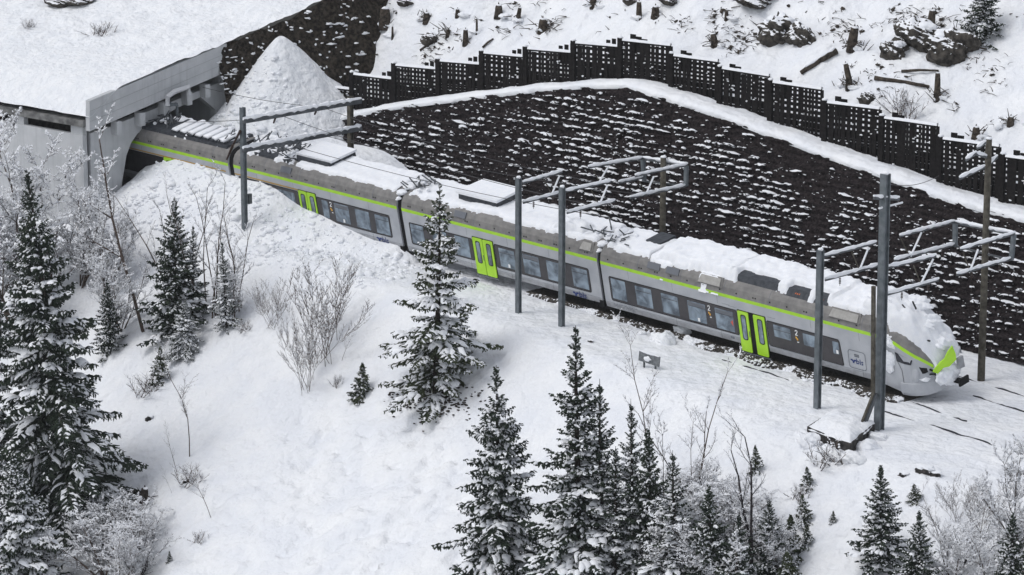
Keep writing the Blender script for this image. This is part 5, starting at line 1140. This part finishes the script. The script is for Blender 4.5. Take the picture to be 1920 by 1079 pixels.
def twiggy(key, xb, yb, yt, label, name='bare_tree', cat='bare tree', group=None, rz=0, xt=None, wsc=1.0):
    key = key if key in TW_ else (key[0], key[1] % 2); H0, (me, ms) = TW_[key]; p = gp(xb, yb); H = (yb-yt)/px_m(p); s_ = H/H0
    t = thing(name, p, label, cat, group or ('bare trees' if 'tree' in name else 'snowy shrubs'), rz, 1); t.scale = (s_*wsc, s_*wsc, s_)
    lean = math.atan2((xt-xb), (yb-yt)) if xt is not None else 0
    axis = Vector((CF[0], CF[1], 0)).normalized(); t.rotation_mode = 'QUATERNION'; t.rotation_quaternion = Matrix.Rotation(lean, 4, axis).to_quaternion() @ Matrix.Rotation(rz, 4, 'Z').to_quaternion()
    link('branches', me, t)
    if ms: setp(link('branch_snow', ms, t), kind='stuff')
B = [
 (('dead', 0), 235, 1010, 915, 'dark snow flecked dead brush left under the dark stump', 'S', .2, 235, 1.1),
 (('dead', 1), 185, 1045, 940, 'dark dead brush beside the snow covered fallen trunk', 'S', 1.2, 190, 1.2),
 (('dead', 0), 255, 1085, 985, 'dark dead brush at the lower left below the stump', 'S', 2.2, 255, 1.0),
 (('dead', 1), 1250, 1020, 880, 'dark brush standing among the dark spruces and the tangle', 'S', 3.2, 1250, 1.1),
 (('dead', 0), 1345, 1010, 885, 'dark brush just left of the forked tree', 'S', 4.2, 1345, 1.1),
 (('dead', 1), 1405, 1060, 930, 'dark brush around the foot of the forked tree', 'S', 5.2, 1405, 1.0),
 (('dead', 0), 1290, 1120, 980, 'dark brush at the bottom edge inside the tangle', 'S', .9, 1290, 1.1),
 (('dead', 1), 1810, 1060, 950, 'dark brush in the bottom right thicket', 'S', 1.9, 1810, 1.1),
 (('slim', 0), 330, 600, 345, 'frosty slim tree on the left side of the young spruce group', 'T', 4.2, 318, 1.1),
 (('slim', 1), 450, 585, 380, 'frosty slim tree on the right side of the young spruce group', 'T', 5.2, 452, 1.2),
 (('frosted', 2), 440, 600, 500, 'frosted bush at the right foot of the young spruce group', 'S', 5.2, 442, .9),
 (('frosted', 0), 1462, 1080, 985, 'frosted bush among the saplings at the bottom', 'S', .2, 1462, 1.0),
 (('tangle', 2), 1425, 1075, 960, 'frosted tangle right of the forked tree', 'S', 1.2, 1425, 1.0),
 (('thin', 0), 1472, 1040, 925, 'bare stem leaning out over the row of saplings', 'T', 1.2, 1490, .8),
 (('thin', 2), 1240, 1050, 760, 'bare stem inside the dark spruces near the frosted tangle', 'T', 5.5, 1232, .8),
 (('thin', 1), 1290, 1040, 790, 'second bare stem rising out of the frosted tangle', 'T', .2, 1297, .8),
 (('tuft', 1), 1500, 935, 905, 'low twigs between the uppermost saplings', 'S', .2, 1498, 1.3),
 (('birch', 0), 266, 622, 262, 'leaning birch with a frosted crown against the gallery wall', 'T', .4, 158, .8),
 (('slim', 0), 385, 585, 322, 'slim bare tree rising behind the young spruces, left one', 'T', .2, 345, .9),
 (('slim', 1), 402, 590, 318, 'slim bare tree rising behind the young spruces, right one', 'T', 2.0, 398, .9),
 (('thin', 2), 430, 600, 430, 'thin bare sapling at the right side of the young spruce group', 'T', 1.0, 445, .8),
 (('frosted', 0), 25, 600, 285, 'frosted bushy tree in the far left corner below the gallery wall', 'T', 0, 15, 1.),
 (('frosted', 1), 95, 560, 320, 'frosted bushy tree left of the birch crown', 'T', 1, 90, 1.1),
 (('frosted', 2), 150, 540, 345, 'frosted bushy tree just behind the birch crown', 'T', 2, 165, 1.0),
 (('frosted', 0), 200, 560, 395, 'frosted bushy tree right of the birch crown under the column', 'T', 3, 205, .9),
 (('frosted', 1), 225, 620, 480, 'frosted low tree at the foot of the birch, left side', 'T', 4, 215, 1.0),
 (('shrub', 0), 606, 678, 515, 'largest bare many stemmed shrub on the open slope', 'S', .5, 612, 1.15),
 (('shrub', 1), 575, 732, 590, 'bare shrub downhill left of the largest shrub', 'S', 1.5, 570, .9),
 (('shrub', 2), 513, 614, 535, 'bare shrub uphill left of the largest shrub', 'S', 2.5, 512, 1.2),
 (('tuft', 0), 460, 620, 598, 'small tuft of twigs at the left end of the shrubs', 'S', .5, 460, 1.3),
 (('thin', 0), 640, 678, 600, 'thin stem standing right of the largest shrub', 'S', .5, 648, .8),
 (('tuft', 1), 632, 724, 700, 'small crooked twig left of the lone sapling spruce', 'S', .5, 635, .8),
 (('thin', 1), 356, 856, 672, 'thin bare birch on the open slope right of the tallest spruce', 'T', 1.5, 378, 1.1),
 (('thin', 2), 334, 892, 785, 'bare sapling leaning left of the thin bare birch', 'T', 2.5, 312, .8),
 (('thin', 0), 396, 968, 852, 'bare sapling downhill right of the thin bare birch', 'T', 3.5, 391, 1.0),
 (('thin', 2), 322, 925, 870, 'dark crooked stick rising from the snow near the dark stump', 'S', 3.5, 305, .6),
 (('thin', 1), 1228, 960, 640, 'bare tree rising from the dark spruces toward the sign', 'T', .5, 1203, .8),
 (('slim', 0), 1312, 965, 700, 'frosted bare tree right of the one near the sign', 'T', 1.5, 1262, 1.2),
 (('bare', 0), 1412, 1100, 738, 'dark forked bare tree standing tallest at the right of the tangle', 'T', .6, 1397, 1.0),
 (('thin', 0), 1332, 925, 848, 'thin stake like sapling between the frosted and the forked tree', 'T', .6, 1331, .4),
 (('tangle', 0), 1225, 1060, 930, 'frosted tangle of branches, leftmost at the bottom', 'S', .3, 1225, 1.2),
 (('tangle', 1), 1285, 1085, 905, 'frosted tangle of branches, second from the left at the bottom', 'S', 1.3, 1285, 1.1),
 (('tangle', 2), 1345, 1070, 900, 'frosted tangle of branches left of the forked tree', 'S', 2.3, 1345, 1.1),
 (('tangle', 0), 1300, 985, 870, 'frosted tangle behind the others with small dark leaves', 'S', 3.3, 1305, 1.1),
 (('tangle', 1), 1395, 1000, 890, 'frosted tangle at the foot of the forked tree', 'S', 4.3, 1395, .9),
 (('frosted', 2), 1255, 1130, 960, 'frosted bush at the bottom edge below the leftmost tangle', 'S', 4.3, 1255, 1.1),
 (('frosted', 1), 1370, 1140, 985, 'frosted bush at the bottom edge below the forked tree', 'S', 2.3, 1370, 1.1),
 (('frosted', 0), 1150, 1150, 985, 'frosted bush between the slim spruces and the tangle', 'S', 2.9, 1150, .8),
 (('frosted', 2), 1315, 1165, 1030, 'frosted bush cut by the bottom edge in the middle of the tangle', 'S', 1.9, 1315, 1.2),
 (('tuft', 0), 1556, 868, 822, 'small frosted shrub right below the foundation block', 'S', .4, 1550, 1.4),
 (('shrub', 1), 1795, 975, 905, 'dusty shrub right of the dark rock gap', 'S', .4, 1795, 1.4),
 (('shrub', 2), 1845, 985, 915, 'dusty shrub farther right of the dark rock gap', 'S', 1.4, 1845, 1.4),
 (('thin', 1), 1770, 1095, 895, 'bare stem left in the bottom right thicket', 'T', 2.4, 1766, .8),
 (('thin', 2), 1835, 1095, 890, 'bare stem curving in the bottom right thicket', 'T', 3.4, 1852, .9),
 (('frosted', 1), 1860, 1110, 985, 'frosted bush between the bare stem and the corner spruce', 'S', 3.4, 1860, 1.2),
 (('frosted', 0), 1790, 1110, 1000, 'frosted bush right of the two bottom right spruces', 'S', 5.4, 1790, 1.2),
 (('frosted', 2), 1925, 1080, 830, 'frosted larch like tree cut by the right edge', 'T', 5.4, 1922, .8),
 (('tangle', 2), 262, 1040, 935, 'frosted bush under the dark stump at bottom left', 'S', .8, 262, .9),
 (('tangle', 0), 195, 1090, 960, 'frosted bush right of the snow laden corner spruce', 'S', 1.8, 195, 1.0),
 (('frosted', 2), 230, 1120, 1000, 'frosted bush at the bottom edge left of the seedling', 'S', 2.8, 230, .9),
 (('tangle', 1), 215, 985, 915, 'frosted drooping branches left of the dark stump', 'S', 3.8, 215, .9),
 (('tuft', 0), 360, 905, 870, 'small twig cluster at the foot of the thin bare birch', 'S', .8, 360, 1.5),
 (('tuft', 1), 375, 1015, 995, 'small brown twig tuft on the lower slope', 'S', .8, 375, 1.5),
 (('tuft', 0), 278, 735, 700, 'twig tuft beside the sapling spruce right of the tallest spruce', 'S', .8, 275, 1.5),
 (('tuft', 1), 192, 66, 40, 'bush poking out of the roof snow, right one', 'S', .8, 192, 1.9),
 (('tuft', 0), 56, 52, 34, 'bush poking out of the roof snow, left one', 'S', .8, 56, 1.3),
 (('tuft', 1), 655, 140, 120, 'reddish twig tuft at the left end of the fence', 'S', 1.8, 655, 1.9),
 (('tuft', 0), 1695, 215, 160, 'thin twig fan behind the right half of the fence', 'S', 1.8, 1695, 1.0),
 (('tuft', 1), 1770, 318, 290, 'snowy twigs on the ledge at the foot of the fence', 'S', 1.8, 1768, 1.4),
]
for k, xb, yb, yt, lb, ts, rz, xt, ws in B:
    twiggy(k, xb, yb, yt, lb, 'bare_tree' if ts == 'T' else 'shrub', 'bare tree' if ts == 'T' else 'shrub', None, rz, xt, ws)
# snow bent bough over the small spruce, fallen trunk, dark stump and rock gaps at the bottom
def bent(points, r_, label, snow=1.0):
    P_ = [gp(points[0][0], points[0][1])]; u = P_[0]; n_ = CF*np.array([1, 1, 0]); n_ /= np.linalg.norm(n_)
    for (x, y) in points[1:]:
        d = ray(x, y); t = ((P_[0]-CP)@n_)/(d@n_); P_.append(CP+t*d)
    t = thing('snowy_bough', P_[0], label, 'branch'); b = MB(); b.tube(P_, [r_*(1-.6*i/len(P_)) for i in range(len(P_))], 6); b.build('bark', M['bark'], t)
    b = MB(); rr = random.Random(3)
    for i in range(len(P_)-1): 
        L = np.linalg.norm(P_[i+1]-P_[i]); n = max(2, int(L/.15)); A_, C_ = P_[i], P_[i+1]
        b.tube([A_+(C_-A_)*k/n+[0, 0, r_*.7] for k in range(n+1)], [r_*snow*rr.uniform(.8, 1.3) for k in range(n+1)], 6)
    b.build('snow', M['snow_fine'], t, True)
bent([(410, 592), (398, 575), (375, 566), (345, 567), (318, 575), (300, 586), (288, 600)], .07, 'arched snowy bough bowing over the small dense spruce', 1.2)
bent([(105, 1018), (120, 985), (140, 950), (158, 925)], .16, 'snow covered fallen trunk leaning right of the corner spruce', 1.3)
bent([(150, 1040), (148, 1000), (138, 975)], .05, 'thin arched branch below the fallen trunk, left one'); bent([(185, 1060), (175, 1015), (155, 985), (138, 978)], .05, 'thin arched branch below the fallen trunk, middle one')
bent([(200, 1010), (190, 985), (170, 975), (145, 980)], .05, 'thin arched branch beside the fallen trunk, right one')
M['stump'] = M['bark']; stump(270, 940, 15, 24, 'dark broken stump with a snow cap at the lower left', 3, 77, 1.4)
def hollow(x, y, rx, rz, label, seed):
    p = gp(x, y); k = px_m(p); t = thing('dark_rock', p, label, 'rock'); V_, f_ = blob((0, 0, 0), (rx/k, rx/k*.6, rz/k), seed, 2, .4); link('rock', mesh('rock', V_, f_, M['block'], smooth=True), t)
    V_, f_ = blob((0, .12, rz/k*.95), (rx/k*1.15, rx/k*.75, rz/k*.4), seed+1, 3, .25); link('snow_cap', mesh('snow_cap', V_, f_, M['snow_fine'], smooth=True), t)
for a in ((1730, 886, 18, 9, 'dark rock gap in the snow right of the dark green spruce', 3), (1752, 892, 12, 6, 'narrow dark rock right beside the rock gap', 5), (1692, 894, 9, 5, 'small dark rock left of the rock gap', 8), (278, 788, 7, 6, 'small dark rock in the snow right of the tallest spruce', 9), (1106, 642, 5, 3, 'small dark rock in the snow above the tall slim spruce', 12), (346, 903, 7, 4, 'dark rock near the crooked stick', 13), (1905, 884, 22, 7, 'dark slab edge in the snow at the right edge', 14)): hollow(*a)
